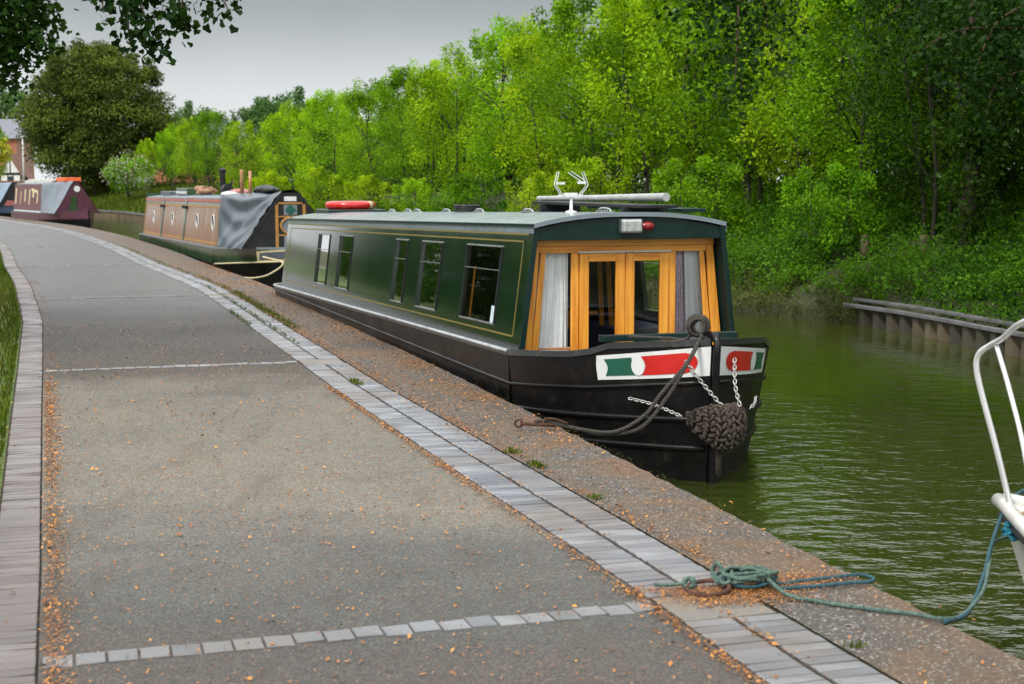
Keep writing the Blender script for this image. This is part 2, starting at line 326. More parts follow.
def cat_rom(pts, n=8, closed=False):
    P = [np.array(p, float) for p in pts]; k = len(P); out = []
    rng = range(k if closed else k-1)
    for i in rng:
        if closed: a, b, c, d = P[(i-1) % k], P[i], P[(i+1) % k], P[(i+2) % k]
        else:
            b, c = P[i], P[i+1]; a = P[i-1] if i > 0 else 2*b-c; d = P[i+2] if i+2 < k else 2*c-b
        for j in range(n):
            t = j/n; out.append(.5*((2*b)+(-a+c)*t+(2*a-5*b+4*c-d)*t*t+(-a+3*b-3*c+d)*t**3))
    if not closed: out.append(P[-1])
    return out
def np_mesh(name, V, F, mat, tone=None, parent=None, smooth=False):
    me = bpy.data.meshes.new(name); k = F.shape[1]
    me.vertices.add(len(V)); me.vertices.foreach_set('co', V.astype(np.float32).ravel())
    me.loops.add(F.size); me.loops.foreach_set('vertex_index', F.astype(np.int32).ravel())
    me.polygons.add(len(F)); me.polygons.foreach_set('loop_start', np.arange(0, F.size, k, dtype=np.int32))
    me.polygons.foreach_set('loop_total', np.full(len(F), k, dtype=np.int32)); me.update(calc_edges=True)
    if smooth: me.polygons.foreach_set('use_smooth', [True]*len(F))
    if tone is not None:
        a = me.attributes.new('tone', 'FLOAT', 'FACE'); a.data.foreach_set('value', tone.astype(np.float32))
    me.materials.append(M[mat]); o = bpy.data.objects.new(name, me); C.objects.link(o)
    if parent: o.parent = parent
    return o
def unit(a): return a/np.maximum(np.linalg.norm(a, axis=1, keepdims=True), 1e-9)
def leaves(rng, pos, size, tone, up=.5, droop=0.0, out=None, lobed=False, asp=.55):
    """one folded diamond per leaf (three for a lobed leaf); returns V,F,tone"""
    n = len(pos); ax = rng.normal(size=(n, 3))
    if out is not None: ax = ax*.8 + out
    ax[:, 2] -= droop; ax = unit(ax)
    nn = rng.normal(size=(n, 3)); nn[:, 2] += up; nn = unit(nn); sd = unit(np.cross(ax, nn)); nn = np.cross(sd, ax)
    L = (size*rng.uniform(.65, 1.25, n))[:, None]
    Vs = []; Ts = []
    dirs = [(0, 1.0)] if not lobed else [(0, 1.0), (.95, .8), (-.95, .8)]
    for ang, ln in dirs:
        a2 = ax*math.cos(ang) + sd*math.sin(ang); s2 = -ax*math.sin(ang) + sd*math.cos(ang); l = L*ln
        b = pos; tip = pos + a2*l - nn*l*.12; m = pos + a2*l*.45 + nn*l*.06
        w_ = l*asp*.5
        Vs.append(np.stack([b, m+s2*w_-nn*l*.08, tip, m-s2*w_-nn*l*.08], 1)); Ts.append(tone)
    V = np.concatenate(Vs, 0).reshape(-1, 3); F = np.arange(len(V)).reshape(-1, 4)
    return V, F, np.concatenate(Ts)
def clump_leaves(rng, cs, rs, per, size, up=.5, droop=0., lobed=False, asp=.55, zs=1.0, tone_c=None, shell=.55):
    cs = np.asarray(cs, float); rs = np.asarray(rs, float); k = len(cs)
    d = unit(rng.normal(size=(k*per, 3))); rr = (shell + (1-shell)*rng.random(k*per))*rng.random(k*per)**.25
    ci = np.repeat(np.arange(k), per)
    off = d*rr[:, None]*rs[ci][:, None]; off[:, 2] *= zs
    t = (tone_c if tone_c is not None else rng.random(k)*.7)[ci] + rng.normal(size=k*per)*.14 + .12
    return leaves(rng, cs[ci]+off, size, np.clip(t, 0, 1), up, droop, out=d*.9, lobed=lobed, asp=asp)

# ------------------------------------------------------------------ canal curves
Qp = [(8.6, -18), (4.55, -4), (1.77, 5), (1.03, 7.45), (-.1, 11.1), (-1.5, 15.6), (-3.85, 23), (-6.3, 29.8), (-9.95, 39.8), (-15.0, 52), (-20.6, 63), (-27.6, 75.5), (-38, 90), (-62, 108), (-150, 140)]
Fp = [(30, -40), (19, -18), (13.5, -4), (8.4, 10), (6.95, 14.6), (6.15, 17.6), (5.55, 20.3), (4.6, 22.5), (3.45, 24), (-1, 34.5), (-7.1, 48.7), (-13.6, 64), (-19.2, 77), (-24, 87), (-33, 99), (-60, 120), (-150, 152)]
def curve(pts, step):
    c = np.array(cat_rom(pts, 24)); d = np.r_[0, np.cumsum(np.linalg.norm(np.diff(c, axis=0), axis=1))]
    s = np.arange(0, d[-1], step); return np.stack([np.interp(s, d, c[:, 0]), np.interp(s, d, c[:, 1])], 1)
def normals(c):
    t = np.gradient(c, axis=0); t /= np.linalg.norm(t, axis=1, keepdims=True); return t, np.stack([-t[:, 1], t[:, 0]], 1)
Q = curve(Qp, .02); QT, QN = normals(Q)              # QN points left, away from the water
def q_off(i, o):
    k = int(i); f = i-k
    return (Q[k]+(Q[min(k+1, len(Q)-1)]-Q[k])*f if f else Q[k]) + QN[k]*o
def offs(y, kind):
    if kind == 'R': return np.interp(y, [4, 6, 8, 12, 23, 30, 40], [.56, .57, .62, .72, .75, .92, 1.0])
    if kind == 'L': return np.interp(y, [4, 6, 8, 12, 23, 30, 40], [.98, .99, 1.06, 1.14, 1.17, 1.34, 1.42])
    if kind == 'I': return np.interp(y, [4, 6, 8, 12, 18, 22, 30, 40], [3.28, 3.30, 3.33, 3.37, 3.42, 3.55, 3.65, 3.7])
    if kind == 'O': return np.interp(y, [4, 8, 12, 22, 40], [.21, .21, .22, .25, .26]) + offs(y, 'I')
QY = Q[:, 1]
iA = int(np.argmin(np.abs(QY+6))); iB = len(Q)-1

def strip(name, o1, o2, z, mat, step=25, i0=iA, i1=iB, kind='structure', nv=1):
    rows = []
    for i in range(i0, i1, step):
        a = o1(QY[i]) if callable(o1) else o1; b = o2(QY[i]) if callable(o2) else o2
        rows.append([(*q_off(i, a+(b-a)*j/nv), z) for j in range(nv+1)])
    return tag(MB().grid(rows).build(name, mat), kind=kind)
L_ = lambda k: (lambda y: offs(y, k))

# ------------------------------------------------------------------ ground, quay, path, water
from mathutils.geometry import tessellate_polygon
def sheet(name, poly, z, mat):
    tr = tessellate_polygon([[Vector((x, y, 0)) for x, y in poly]])
    return tag(MB().add([(x, y, z) for x, y in poly], tr).build(name, mat), kind='structure')
ql = [tuple(q_off(i, .5)) for i in range(0, len(Q), 150)]
sheet('ground', ql + [(-150, 4000), (-4000, 4000), (-4000, -4000), (60, -4000), (60, -60), (12, -30)], -.012, 'grass')
FB = curve(Fp, .1); FT, FN = normals(FB); FN = -FN   # FN points away from the water
Fi = lambda y: int(np.argmin(np.abs(FB[:, 1]-y)))
def bank_z(o, y=0): return float(np.interp(o, [0, .25, 1.0, 2.2, 4.5, 9, 25], [-.28, -.14, .12, .38, .8, 1.25, 1.45]))
rng = np.random.default_rng(3)
rows = []
for i in range(0, len(FB), 8):
    r_ = [(*(FB[i]), -1.2)]
    for o in (0, .25, .6, 1.0, 1.6, 2.2, 3.2, 4.5, 6.5, 9, 14, 25):
        p = FB[i]+FN[i]*o; r_.append((p[0], p[1], bank_z(o)+(math.sin(p[0]*1.7+p[1]*.9)*.05+math.sin(p[1]*2.3)*.04 if o > .3 else 0)))
    rows.append(r_)
tag(MB().grid(rows).build('far_bank', 'earth', smooth=True), kind='structure')
fl = [tuple(FB[i]+FN[i]*24.5) for i in range(0, len(FB), 40)]
sheet('far_ground', fl + [(-400, 600), (-4000, 4000), (4000, 4000), (4000, -4000), (200, -200)], 1.42, 'grass')
wl = [tuple(q_off(i, .25)) for i in range(0, len(Q), 100)] + [tuple(FB[i]+FN[i]*.1) for i in range(len(FB)-1, 0, -20)]
sheet('water', wl, -.45, 'water')
# bank grass slope seen far off gets its own lighter turf
rows = []
for i in range(Fi(58), Fi(104), 6):
    rows.append([(*(FB[i]+FN[i]*o), bank_z(o)+.07) for o in (.3, 1, 2, 3.5, 5.5, 8, 12, 20)])
tag(MB().grid(rows).build('bank_turf', 'grass', smooth=True), kind='structure')

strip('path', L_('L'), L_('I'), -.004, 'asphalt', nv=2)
strip('path_bed', lambda y: offs(y, 'R')-.01, lambda y: offs(y, 'O')+.0, -.009, 'joint')
# quay coping with a worn, slightly ragged edge, and the wall below it
rr = random.Random(2); rows = []
for i in range(iA, iB, 7):
    e = -.02+.018*math.sin(i*.011)+rr.uniform(-.012, .012)
    if QY[i] > 60: e = 0
    o2 = offs(QY[i], 'R')
    rows.append([(*q_off(i, e+.01), -1.3), (*q_off(i, e), -.08), (*q_off(i, e+.006), -.03), (*q_off(i, e+.035), -.004), (*q_off(i, .3), .0), (*q_off(i, o2-.005), .0)])
tag(MB().grid(rows).build('quay', 'quay'), kind='structure')

def arc_iter(i0, i1, gap):
    s = i0
    while s < i1: yield s; s += gap
ROWS_Y = [5.6, 13.35, 21.3, 29.4, 37.5, 45.5, 53.5]
ROWS_I = []
for y in ROWS_Y:
    cand = [i for i in range(iA, iB, 2) if True]
    best = min(cand, key=lambda i: abs(q_off(i, offs(QY[i], 'L'))[1]-y)); ROWS_I.append(best)
def block(mb, i0, i1, o0, o1, z, rnd, kf=None):
    g = .0048; a, b = q_off(i0, o0), q_off(i0, o1); c, d = q_off(i1, o1), q_off(i1, o0)
    cen = (a+b+c+d)/4; pts = [cen+(p-cen)*(kf or (1-g*2/.10))+np.array([rnd.uniform(-.0012, .0012), rnd.uniform(-.0012, .0012)]) for p in (a, b, c, d)]
    ti = [z+rnd.uniform(-.003, .003) for _ in range(4)]; ins = [cen+(p-cen)*.95 for p in pts]
    mb.add([(*p, -.03) for p in pts]+[(*p, t-.003) for p, t in zip(pts, ti)]+[(*p, t) for p, t in zip(ins, ti)],
           [(0, 1, 5, 4), (1, 2, 6, 5), (2, 3, 7, 6), (3, 0, 4, 7), (4, 5, 9, 8), (5, 6, 10, 9), (6, 7, 11, 10), (7, 4, 8, 11), (8, 9, 10, 11)])
mb = MB(); rnd = random.Random(9); iE = int(np.argmin(np.abs(QY-66)))
segs = []; cur = iA
for r in ROWS_I: segs.append((cur, r-15)); cur = r+3
segs.append((cur, iE))
for i0, i1 in segs:                       # 7 cm header bricks in two courses
    n_ = max(1, round((i1-i0)/3.6))
    for k in range(n_):
        a0 = i0+(i1-i0)*k/n_; a1 = i0+(i1-i0)*(k+1)/n_; y = QY[int(a0)]; a, b = offs(y, 'R'), offs(y, 'L'); m_ = (a+b)/2
        block(mb, a0, a1, a, m_, .002, rnd); block(mb, a0, a1, m_, b, .002, rnd)
tag(mb.build('sett_band', 'setts'), kind='structure')
mb = MB()
for r in ROWS_I:
    y = QY[r]; block(mb, r-15, r+3, offs(y, 'R'), offs(y, 'L'), .001, rnd)
tag(mb.build('joint_slabs', 'slabc'), kind='structure')
mb = MB()
for r in ROWS_I:
    y = QY[r]; a, b = offs(y, 'L')+.01, offs(y, 'I')-.01; n = int((b-a)/.108)
    for k in range(n):
        j = rnd.choice((0, 0, 0, 1)); block(mb, r-7+j, r-1+j, a+(b-a)*k/n, a+(b-a)*(k+1)/n, .003, rnd, .945)
M['rowsetts'] = islandmat('grey_row_setts', [(0, (.085, .088, .095)), (.5, (.125, .13, .14)), (1, (.18, .185, .19))], .4, .4, 25, (.12, .10, .08), 1.6)
tag(mb.build('cross_rows', 'rowsetts'), kind='structure')
mb = MB()
for k in range(int((iE-iA)/3.6)):
    i = iA+3.6*k; y = QY[int(i)]; block(mb, i, i+3.6, offs(y, 'I'), offs(y, 'O'), .002, rnd)
tag(mb.build('brick_border', 'bricks'), kind='structure')

# ------------------------------------------------------------------ loose stuff on the ground
def scatter_flakes(name, pts, size, mat, z, rng, **t):
    n = len(pts); size = size*np.exp(np.clip(rng.normal(0, .35, n), -1, .7)); P = np.c_[pts, np.full(n, z)+rng.random(n)*.008]
    a = rng.random(n)*6.283; L = size*rng.uniform(.4, 1.4, n); W = L*rng.uniform(.25, .8, n)
    dx = np.stack([np.cos(a), np.sin(a), rng.normal(size=n)*.35], 1)*L[:, None]; dy = np.stack([-np.sin(a), np.cos(a), rng.normal(size=n)*.35], 1)*W[:, None]
    V = np.stack([P-dx, P-dy, P+dx, P+dy], 1).reshape(-1, 3); V[:, 2] = np.maximum(V[:, 2], z-.001)
    o = np_mesh(name, V, np.arange(len(V)).reshape(-1, 4), mat); return tag(o, **t)
pts = []
def i_at(y): return int(np.argmin(np.abs(QY-y)))
def add_l(n, y0, y1, off, sig, clump=True):
    n = int(n*2.0)
    i0, i1 = i_at(y0), i_at(y1); cl = rng.uniform(i0, i1, max(1, n//90))
    for k in range(n):
        i = int(rng.uniform(i0, i1) if (not clump or rng.random() < .45) else np.clip(rng.choice(cl)+rng.normal()*9, i0, i1))
        y = QY[i]; o = off(y) if callable(off) else off
        s_ = rng.normal()*sig
        pts.append(q_off(i, o+s_))
add_l(4200, 3.5, 13, lambda y: offs(y, 'I')-.018-abs(rng.normal())*.05, .010)
add_l(900, 13, 30, lambda y: offs(y, 'I')-.05, .05)
add_l(3000, 3.5, 12, lambda y: offs(y, 'L')+.02+abs(rng.normal())*.02, .012)
add_l(3000, 6.0, 26, lambda y: offs(y, 'R')-.02-abs(rng.normal())*.04, .02)
add_l(3000, 6, 30, lambda y: .08+abs(rng.normal())*.08, .04)
add_l(7000, 9, 30, lambda y: rng.uniform(.03, .8), .02, True)
add_l(1500, 12, 30, lambda y: rng.uniform(.03, .8), .02, False)
add_l(500, 4, 12, lambda y: rng.uniform(.05, .6), .02)
add_l(6500, 4, 18, lambda y: rng.uniform(offs(y, 'L'), offs(y, 'I')), .05)
add_l(2200, 4, 24, lambda y: rng.uniform(offs(y, 'L'), offs(y, 'I')), .01, False)
add_l(260, 4, 14, lambda y: (offs(y, 'R')+offs(y, 'L'))/2, .02)
add_l(5000, 6, 25, lambda y: offs(y, 'O')+.12+abs(rng.normal())*.2, .09)
scatter_flakes('leaf_litter', np.array(pts), .0058, 'litter', .004, rng, label='brown and orange fallen husks scattered over path and quay', cat='litter', kind='stuff')
pts_dummy = 0
pts = []
cc = np.array([[.90, 5.74], [.97, 5.66], [.83, 5.58], [1.2, 5.93], [1.06, 5.82], [.68, 5.72]])
for k in range(14000):
    c = cc[rng.integers(0, 6)] + rng.normal(size=2)*np.array([.13, .045])
    if c[0] < np.interp(c[1], [5, 7.45], [1.77, 1.03])-.05: pts.append(c)
scatter_flakes('husk_drift', np.array(pts), .0034, 'litter', .006, rng, label='orange husks drifted around the rope coil and iron ring', cat='litter', kind='stuff')
pts = []
for k in range(420):
    i = int(rng.uniform(i_at(3), i_at(22))); pts.append(q_off(i, -.12-abs(rng.normal())*.9))
scatter_flakes('floating_husks', np.array(pts), .009, 'litter', -.449, rng, label='brown husks and bits floating on the canal beside the quay', cat='litter', kind='stuff')
# grass blades
def blades(name, pts, h, rng, z=0., mat='blade', w=.006, spread=.5, **t):
    n = len(pts); P = np.c_[pts, z*np.ones(n)]; H = h*rng.uniform(.5, 1.3, n)
    a = rng.random(n)*6.283; ln = rng.random(n)*spread
    tip = P + np.stack([np.cos(a)*ln*H, np.sin(a)*ln*H, H], 1); mid = P + np.stack([np.cos(a)*ln*H*.3, np.sin(a)*ln*H*.3, H*.55], 1)
    b = rng.random(n)*6.283; sd = np.stack([np.cos(b), np.sin(b), 0*b], 1)*w
    V = np.stack([P-sd, P+sd, mid+sd*.7, tip], 1).reshape(-1, 3)
    V2 = np.stack([P-sd, mid+sd*.7, tip, mid-sd*.7], 1).reshape(-1, 3)
    V = np.concatenate([V, V2]); o = np_mesh(name, V, np.arange(len(V)).reshape(-1, 4), mat, np.tile(np.clip(rng.normal(.5, .25, n), 0, 1), 2)); return tag(o, **t)
pts = []
for k in range(26000):
    i = int(rng.uniform(i_at(6.5), i_at(38))**1.0); y = QY[i]; o = offs(y, 'O')+.02+rng.random()**1.4*2.4
    pts.append(q_off(i, o))
blades('verge_grass', np.array(pts), .06, rng, -.012, w=.007, label='short rough grass of the verge left of the brick border', cat='grass', kind='stuff')
pts = []
for y0, y1, off, n in [(8.9, 9.0, 'R', 60), (8.45, 8.58, 'R', 90), (7.6, 7.66, 'R', 26), (5.15, 5.2, 'R', 16), (16.5, 22, 'R', 800), (18, 26, 'R', 400), (26, 38, 'R', 300), (17, 19, 'L', 120), (15, 24, 'M', 260), (12.0, 12.3, 'M', 70)]:
    for k in range(n):
        i = int(rng.uniform(i_at(y0), i_at(y1))); y = QY[i]; o = offs(y, off) if off != 'M' else (offs(y, 'R')+offs(y, 'L'))/2
        pts.append(q_off(i, o-.02+rng.normal()*(.04 if n > 200 and off == 'R' else .02)-(.03 if off == 'R' else 0)))
blades('joint_weeds', np.array(pts), .028, rng, .002, w=.005, spread=1.1, label='tufts of grass growing along the paving joints of the quay', cat='grass', kind='stuff')
# moss and small scrub at waterline of the quay edge
pts = np.array([q_off(int(rng.uniform(i_at(5), i_at(11))), -.005+rng.normal()*.02) for _ in range(260)])
blades('edge_moss', pts, .008, rng, -.004, 'l_tangle', w=.004, spread=1.4, label='low brown moss clinging to the quay lip', cat='moss', kind='stuff')

# ------------------------------------------------------------------ narrowboat hull
class Hull:
    def __init__(s, Lb, Ls, ztop, hw=1.04, lat=0., rake=.06, water=-.45):
        s.Lb, s.Ls, s.zt, s.hw, s.lat, s.rake = Lb, Ls, ztop, hw, lat, rake
    def pt(s, t, z, sd, bow=True, off=0.):
        zt = s.zt(s.Lb*t if bow else -s.Ls*t); f = max(0, min(1, (z+.45)/(zt+.45)))
        p = 1.45+.60*f
        if bow:
            x = t*(s.Lb-s.rake*(1-f)); y = (s.hw-.07*(1-f))*max(0, 1-t**p)**.85
        else:
            x0 = s.Ls-.9; x = -(x0*min(t, .9)/.9 + max(0, t-.9)/.1*.9) ; q = max(0, t-.9)/.1
            y = (s.hw-.04*(1-f))*math.sqrt(max(0, 1-q**2.6*(1-.0)))
        y = max(y, .025)
        v = Vector((x, sd*(y)+(s.lat*t*t if bow else 0), z))
        if off:
            e = 1e-3; a = s.pt(min(t+e, 1) if t < .999 else t-e, z, sd, bow); b = s.pt(t, z+e, sd, bow); d1 = a-v; d2 = b-v
            n = d1.cross(d2); n = n.normalized() if n.length > 0 else Vector((1, 0, 0))
            if n.y*sd < 0 and abs(n.y) > .05: n = -n
            elif abs(n.y) <= .05 and n.x < 0: n = -n
            v = v + n*off
        return v
    def build(s, parent, mat, well=None, floor=-.1, ledge=.11, bowdeck=.6, gmat='gun'):
        ts = [0, .1, .2, .3, .4, .5, .6, .68, .76, .83, .89, .94, .975, .992, 1]
        tr = [0, .1, .2, .3, .4, .5, .6, .7, .8, .9, .92, .94, .955, .97, .98, .99, .996, 1]
        mb = MB()
        for sd in (-1, 1):
            for bow, T in ((True, ts), (False, tr)):
                rows = []
                for t in T:
                    zt = s.zt(s.Lb*t if bow else -s.Ls*t)
                    zs = [-.8, -.45, -.25, -.05, .1, (zt+.1)/2, zt]
                    rows.append([s.pt(t, z, sd, bow) for z in zs])
                mb.grid(rows)
        hull = mb.build('hull', mat, parent, smooth='auto')
        mb = MB()
        def inn(t, sd, bow, d, dz):
            v = s.pt(t, s.zt(s.Lb*t if bow else -s.Ls*t), sd, bow); y = v.y-(s.lat*t*t if bow else 0)
            return Vector((v.x - (min(d, .05) if t > .95 and not bow else 0)*0, sd*max(abs(y)-d, .0)+(s.lat*t*t if bow else 0), v.z+dz))
        for sd in (-1, 1):
            for bow, T in ((True, ts), (False, tr)):
                mb.grid([[s.pt(t, s.zt(s.Lb*t if bow else -s.Ls*t)-.03, sd, bow, .012), s.pt(t, s.zt(s.Lb*t if bow else -s.Ls*t)+.012, sd, bow, .012), inn(t, sd, bow, .03, .014), inn(t, sd, bow, ledge, .01)] for t in T])
        g = mb.build('gunwale', gmat, parent, smooth='auto')
        mb = MB()
        tb = [t for t in ts if t >= bowdeck]
        mb.grid([[inn(t, -1, True, ledge-.01, .006), Vector((inn(t, 1, True, 9, .03))), inn(t, 1, True, ledge-.01, .006)] for t in tb])
        if well is not None:
            for sd in (-1, 1):
                mb.grid([[inn(t, sd, True, ledge-.005, .006), Vector((inn(t, sd, True, ledge, 0).x, inn(t, sd, True, ledge, 0).y, floor))] for t in ts if t <= bowdeck+.01])
            mb.grid([[Vector((inn(t, -1, True, ledge, 0).x, inn(t, -1, True, ledge, 0).y, floor)), Vector((inn(t, 1, True, ledge, 0).x, inn(t, 1, True, ledge, 0).y, floor))] for t in ts if t <= bowdeck+.01])
            a, b = inn(tb[0], -1, True, ledge, 0), inn(tb[0], 1, True, ledge, 0)
            mb.add([a, b, (b.x, b.y, floor), (a.x, a.y, floor)], [(0, 1, 2, 3)])
        else:
            tb = [t for t in ts if t <= bowdeck+.01]
            mb.grid([[inn(t, -1, True, ledge-.01, .006), inn(t, 1, True, ledge-.01, .006)] for t in tb])
        tb = [t for t in tr if t >= .9]
        mb.grid([[inn(t, -1, False, ledge-.01, .006), inn(t, 1, False, ledge-.01, .006)] for t in tb])
        mb.build('deck', gmat, parent)
        return hull
    def strake(s, zf, r, mat, parent, tmax=.985, name='rubbing_strake', rear=True):
        for sd in (-1, 1):
            P = [s.pt(t, zf(s.Lb*t), sd, True, r*.3) for t in np.linspace(tmax, 0, 24)]
            if rear: P += [s.pt(t, zf(-s.Ls*t), sd, False, r*.3) for t in list(np.linspace(.05, .9, 10))+[.93, .95, .97, .985]]
            MB().tube(P, r, 8).build(name, mat, parent, smooth=True)
def bow_panel(h, sd, t0, t1, zl, zu, shape, off, name, mat, parent, nu=14, nv=10):
    T = np.linspace(t0, t1, 60); P = [h.pt(t, zu(0), sd) for t in T]
    d = np.r_[0, np.cumsum([(P[i+1]-P[i]).length for i in range(59)])]; d /= d[-1]
    tt = lambda u: float(np.interp(u, d, T))
    mb = MB(); 
    if shape[0] == 'band':
        _, lf, rf, v0, v1 = shape; rows = []
        for j in range(nv+1):
            v = j/nv; vv = v0+(v1-v0)*v; a, b = lf(v), rf(v)
            rows.append([h.pt(tt(a+(b-a)*i/nu), zl(a+(b-a)*i/nu)+(zu(a+(b-a)*i/nu)-zl(a+(b-a)*i/nu))*vv, sd, True, off) for i in range(nu+1)])
        mb.grid(rows)
    else:
        _, uc, vc, ru, rv = shape; c = [h.pt(tt(uc), zl(uc)+(zu(uc)-zl(uc))*vc, sd, True, off)]
        for j in range(24):
            a = j/24*2*math.pi; u = uc+ru*math.cos(a); v = vc+rv*math.sin(a); c.append(h.pt(tt(u), zl(u)+(zu(u)-zl(u))*v, sd, True, off))
        mb.add(c, [(0, 1+j, 1+(j+1) % 24) for j in range(24)])
    return mb.build(name, mat, parent, smooth=True)

def side_panel(f, L0, L1, holes, name, mat, parent, v0=0., v1=1., thick=.03):
    """f(L, v, sd_off) -> point on the cabin side; holes = [(La, Lb, va, vb)]"""
    xs = sorted({L0, L1, *[h[0] for h in holes], *[h[1] for h in holes]})
    mb = MB()
    def quad(a, b, c, d):
        mb.grid([[f(a, c, 0), f(a, d, 0)], [f(b, c, 0), f(b, d, 0)]]); mb.grid([[f(a, c, thick), f(a, d, thick)], [f(b, c, thick), f(b, d, thick)]])
    for a, b in zip(xs[:-1], xs[1:]):
        hs = [h for h in holes if h[0] <= a+1e-6 and h[1] >= b-1e-6]
        if hs: quad(a, b, v0, hs[0][2]); quad(a, b, hs[0][3], v1)
        else: quad(a, b, v0, v1)
    for a, b, c, d in holes:
        for p, q in (((a, c), (b, c)), ((b, c), (b, d)), ((b, d), (a, d)), ((a, d), (a, c))):
            mb.add([f(*p, 0), f(*q, 0), f(*q, thick), f(*p, thick)], [(0, 1, 2, 3)])
    return mb.build(name, mat, parent)

def rope_strands(mb, pts, r, pitch=.06, strands=3, n=6, step=.008, closed=False):
    c = np.array(cat_rom(pts, 14, closed)); d = np.r_[0, np.cumsum(np.linalg.norm(np.diff(c, axis=0), axis=1))]
    s = np.arange(0, d[-1], step); P = [Vector((np.interp(q, d, c[:, 0]), np.interp(q, d, c[:, 1]), np.interp(q, d, c[:, 2]))) for q in s]
    if len(P) < 3: return
    nr = None; fr = []
    for i, p in enumerate(P):
        t = (P[min(i+1, len(P)-1)]-P[max(i-1, 0)]).normalized()
        if nr is None: nr = t.orthogonal().normalized()
        nr = (nr-t*nr.dot(t)).normalized(); fr.append((nr.copy(), t.cross(nr)))
    for k in range(strands):
        mb.tube([p+(a*math.cos(2*math.pi*(s[i]/pitch+k/strands))+b*math.sin(2*math.pi*(s[i]/pitch+k/strands)))*r*.5 for i, (p, (a, b)) in enumerate(zip(P, fr))], r*.56, n)
def chain(pts, link, r, name, mat, parent=None, label=None):
    c = np.array(cat_rom(pts, 10)); d = np.r_[0, np.cumsum(np.linalg.norm(np.diff(c, axis=0), axis=1))]; mb = MB(); k = 0; q = 0
    while q < d[-1]:
        p = Vector([np.interp(q, d, c[:, j]) for j in range(3)]); p2 = Vector([np.interp(q+.01, d, c[:, j]) for j in range(3)])
        t = (p2-p); t = t.normalized() if t.length > 1e-6 else Vector((0, 0, -1)); a = t.orthogonal().normalized(); 
        if k % 2: a = t.cross(a)
        mb.tube([p+t*math.cos(u)*link*.62+a*math.sin(u)*link*.36 for u in np.linspace(0, 2*math.pi, 12, endpoint=False)], r, 5, True); q += link*.82; k += 1
    return mb.build(name, mat, parent, smooth=True)

# ================================================================== green narrowboat
AX = R(19); A1 = math.atan2(-math.cos(AX), math.sin(AX))
boat = empty('narrowboat', (.95, 11.61, 0), A1, label='dark green narrowboat with varnished pine front doors, moored nearest to the camera', cat='narrowboat', group='boats moored along the quay')
def zt1(x):
    if x <= 0: return .335+.0192*x
    if x < 1.0: return .335+.09*x
    return .335+.09*x+.055*min(1, (x-1.0)/.06)+.02*(x-1.0)
H1 = Hull(1.70, 11.4, zt1, lat=-.10)
H1.build(boat, 'black', well=True, floor=-.05, bowdeck=.6)
H1.strake(lambda x: .08+(.09*x if x > 0 else 0)+(.05*max(0, x-1)), .016, 'black', boat)
H1.strake(lambda x: -.10+(.06*x if x > 0 else 0), .019, 'black', boat)
H1.strake(lambda x: -.29+(.05*x if x > 0 else 0), .019, 'black', boat)
for sd in (-1, 1): MB().tube([H1.pt(t, zt1(-H1.Ls*t)+.004, sd, False, .010) for t in list(np.linspace(0, .9, 12))+[.93, .95, .97]], .015, 8).build('gunwale_strip', 'greyish', boat, smooth=True)  # light grey tube along the gunwale edge beside the cabin
zl = lambda u: .228+.085*u; zu = lambda u: .405+.115*u
for sd in (-1, 1):
    w_ = bow_panel(H1, sd, .615, .993, zl, zu, ('band', lambda v: -.02+.035*v, lambda v: 1.0, 0, 1), .005, 'bow_panel', 'white', boat, 24, 6)
    bow_panel(H1, sd, .615, .993, zl, zu, ('band', lambda v: .085+.03*math.sin(math.pi*v), lambda v: .375-.03*v, .16, .84), .009, 'green_flash', 'green2', w_)
    bow_panel(H1, sd, .615, .993, zl, zu, ('band', lambda v: .43+.035*math.sin(math.pi*v), lambda v: .80+.10*math.sqrt(max(0, 1-(2*v-1)**2)), .14, .86), .009, 'red_flash', 'red', w_)
    bow_panel(H1, sd, .615, .993, zl, zu, ('disc', .40, .5, .06, .36), .012, 'white_disc', 'white', w_)
# stem bar
zs = zt1(1.7)
def stem(z, dx=0): p = H1.pt(1, z, 1); return Vector((p.x+dx, H1.lat, z))
P = [stem(z, .02+.012*max(0, z)) for z in np.linspace(-.8, zs+.005, 14)]
P += [P[-1]+Vector((-.03, 0, .025)), P[-1]+Vector((-.12, 0, .03))]
rows = []
for i, p in enumerate(P):
    d = (P[min(i+1, len(P)-1)]-P[max(i-1, 0)]).normalized(); n_ = Vector((d.z, 0, -d.x))
    rows.append([p+n_*.026*math.cos(a)+Vector((0, .027*math.sin(a), 0)) for a in np.linspace(0, 2*math.pi, 13)])
MB().grid(rows).build('stem_post', 'black', boat, smooth=True)
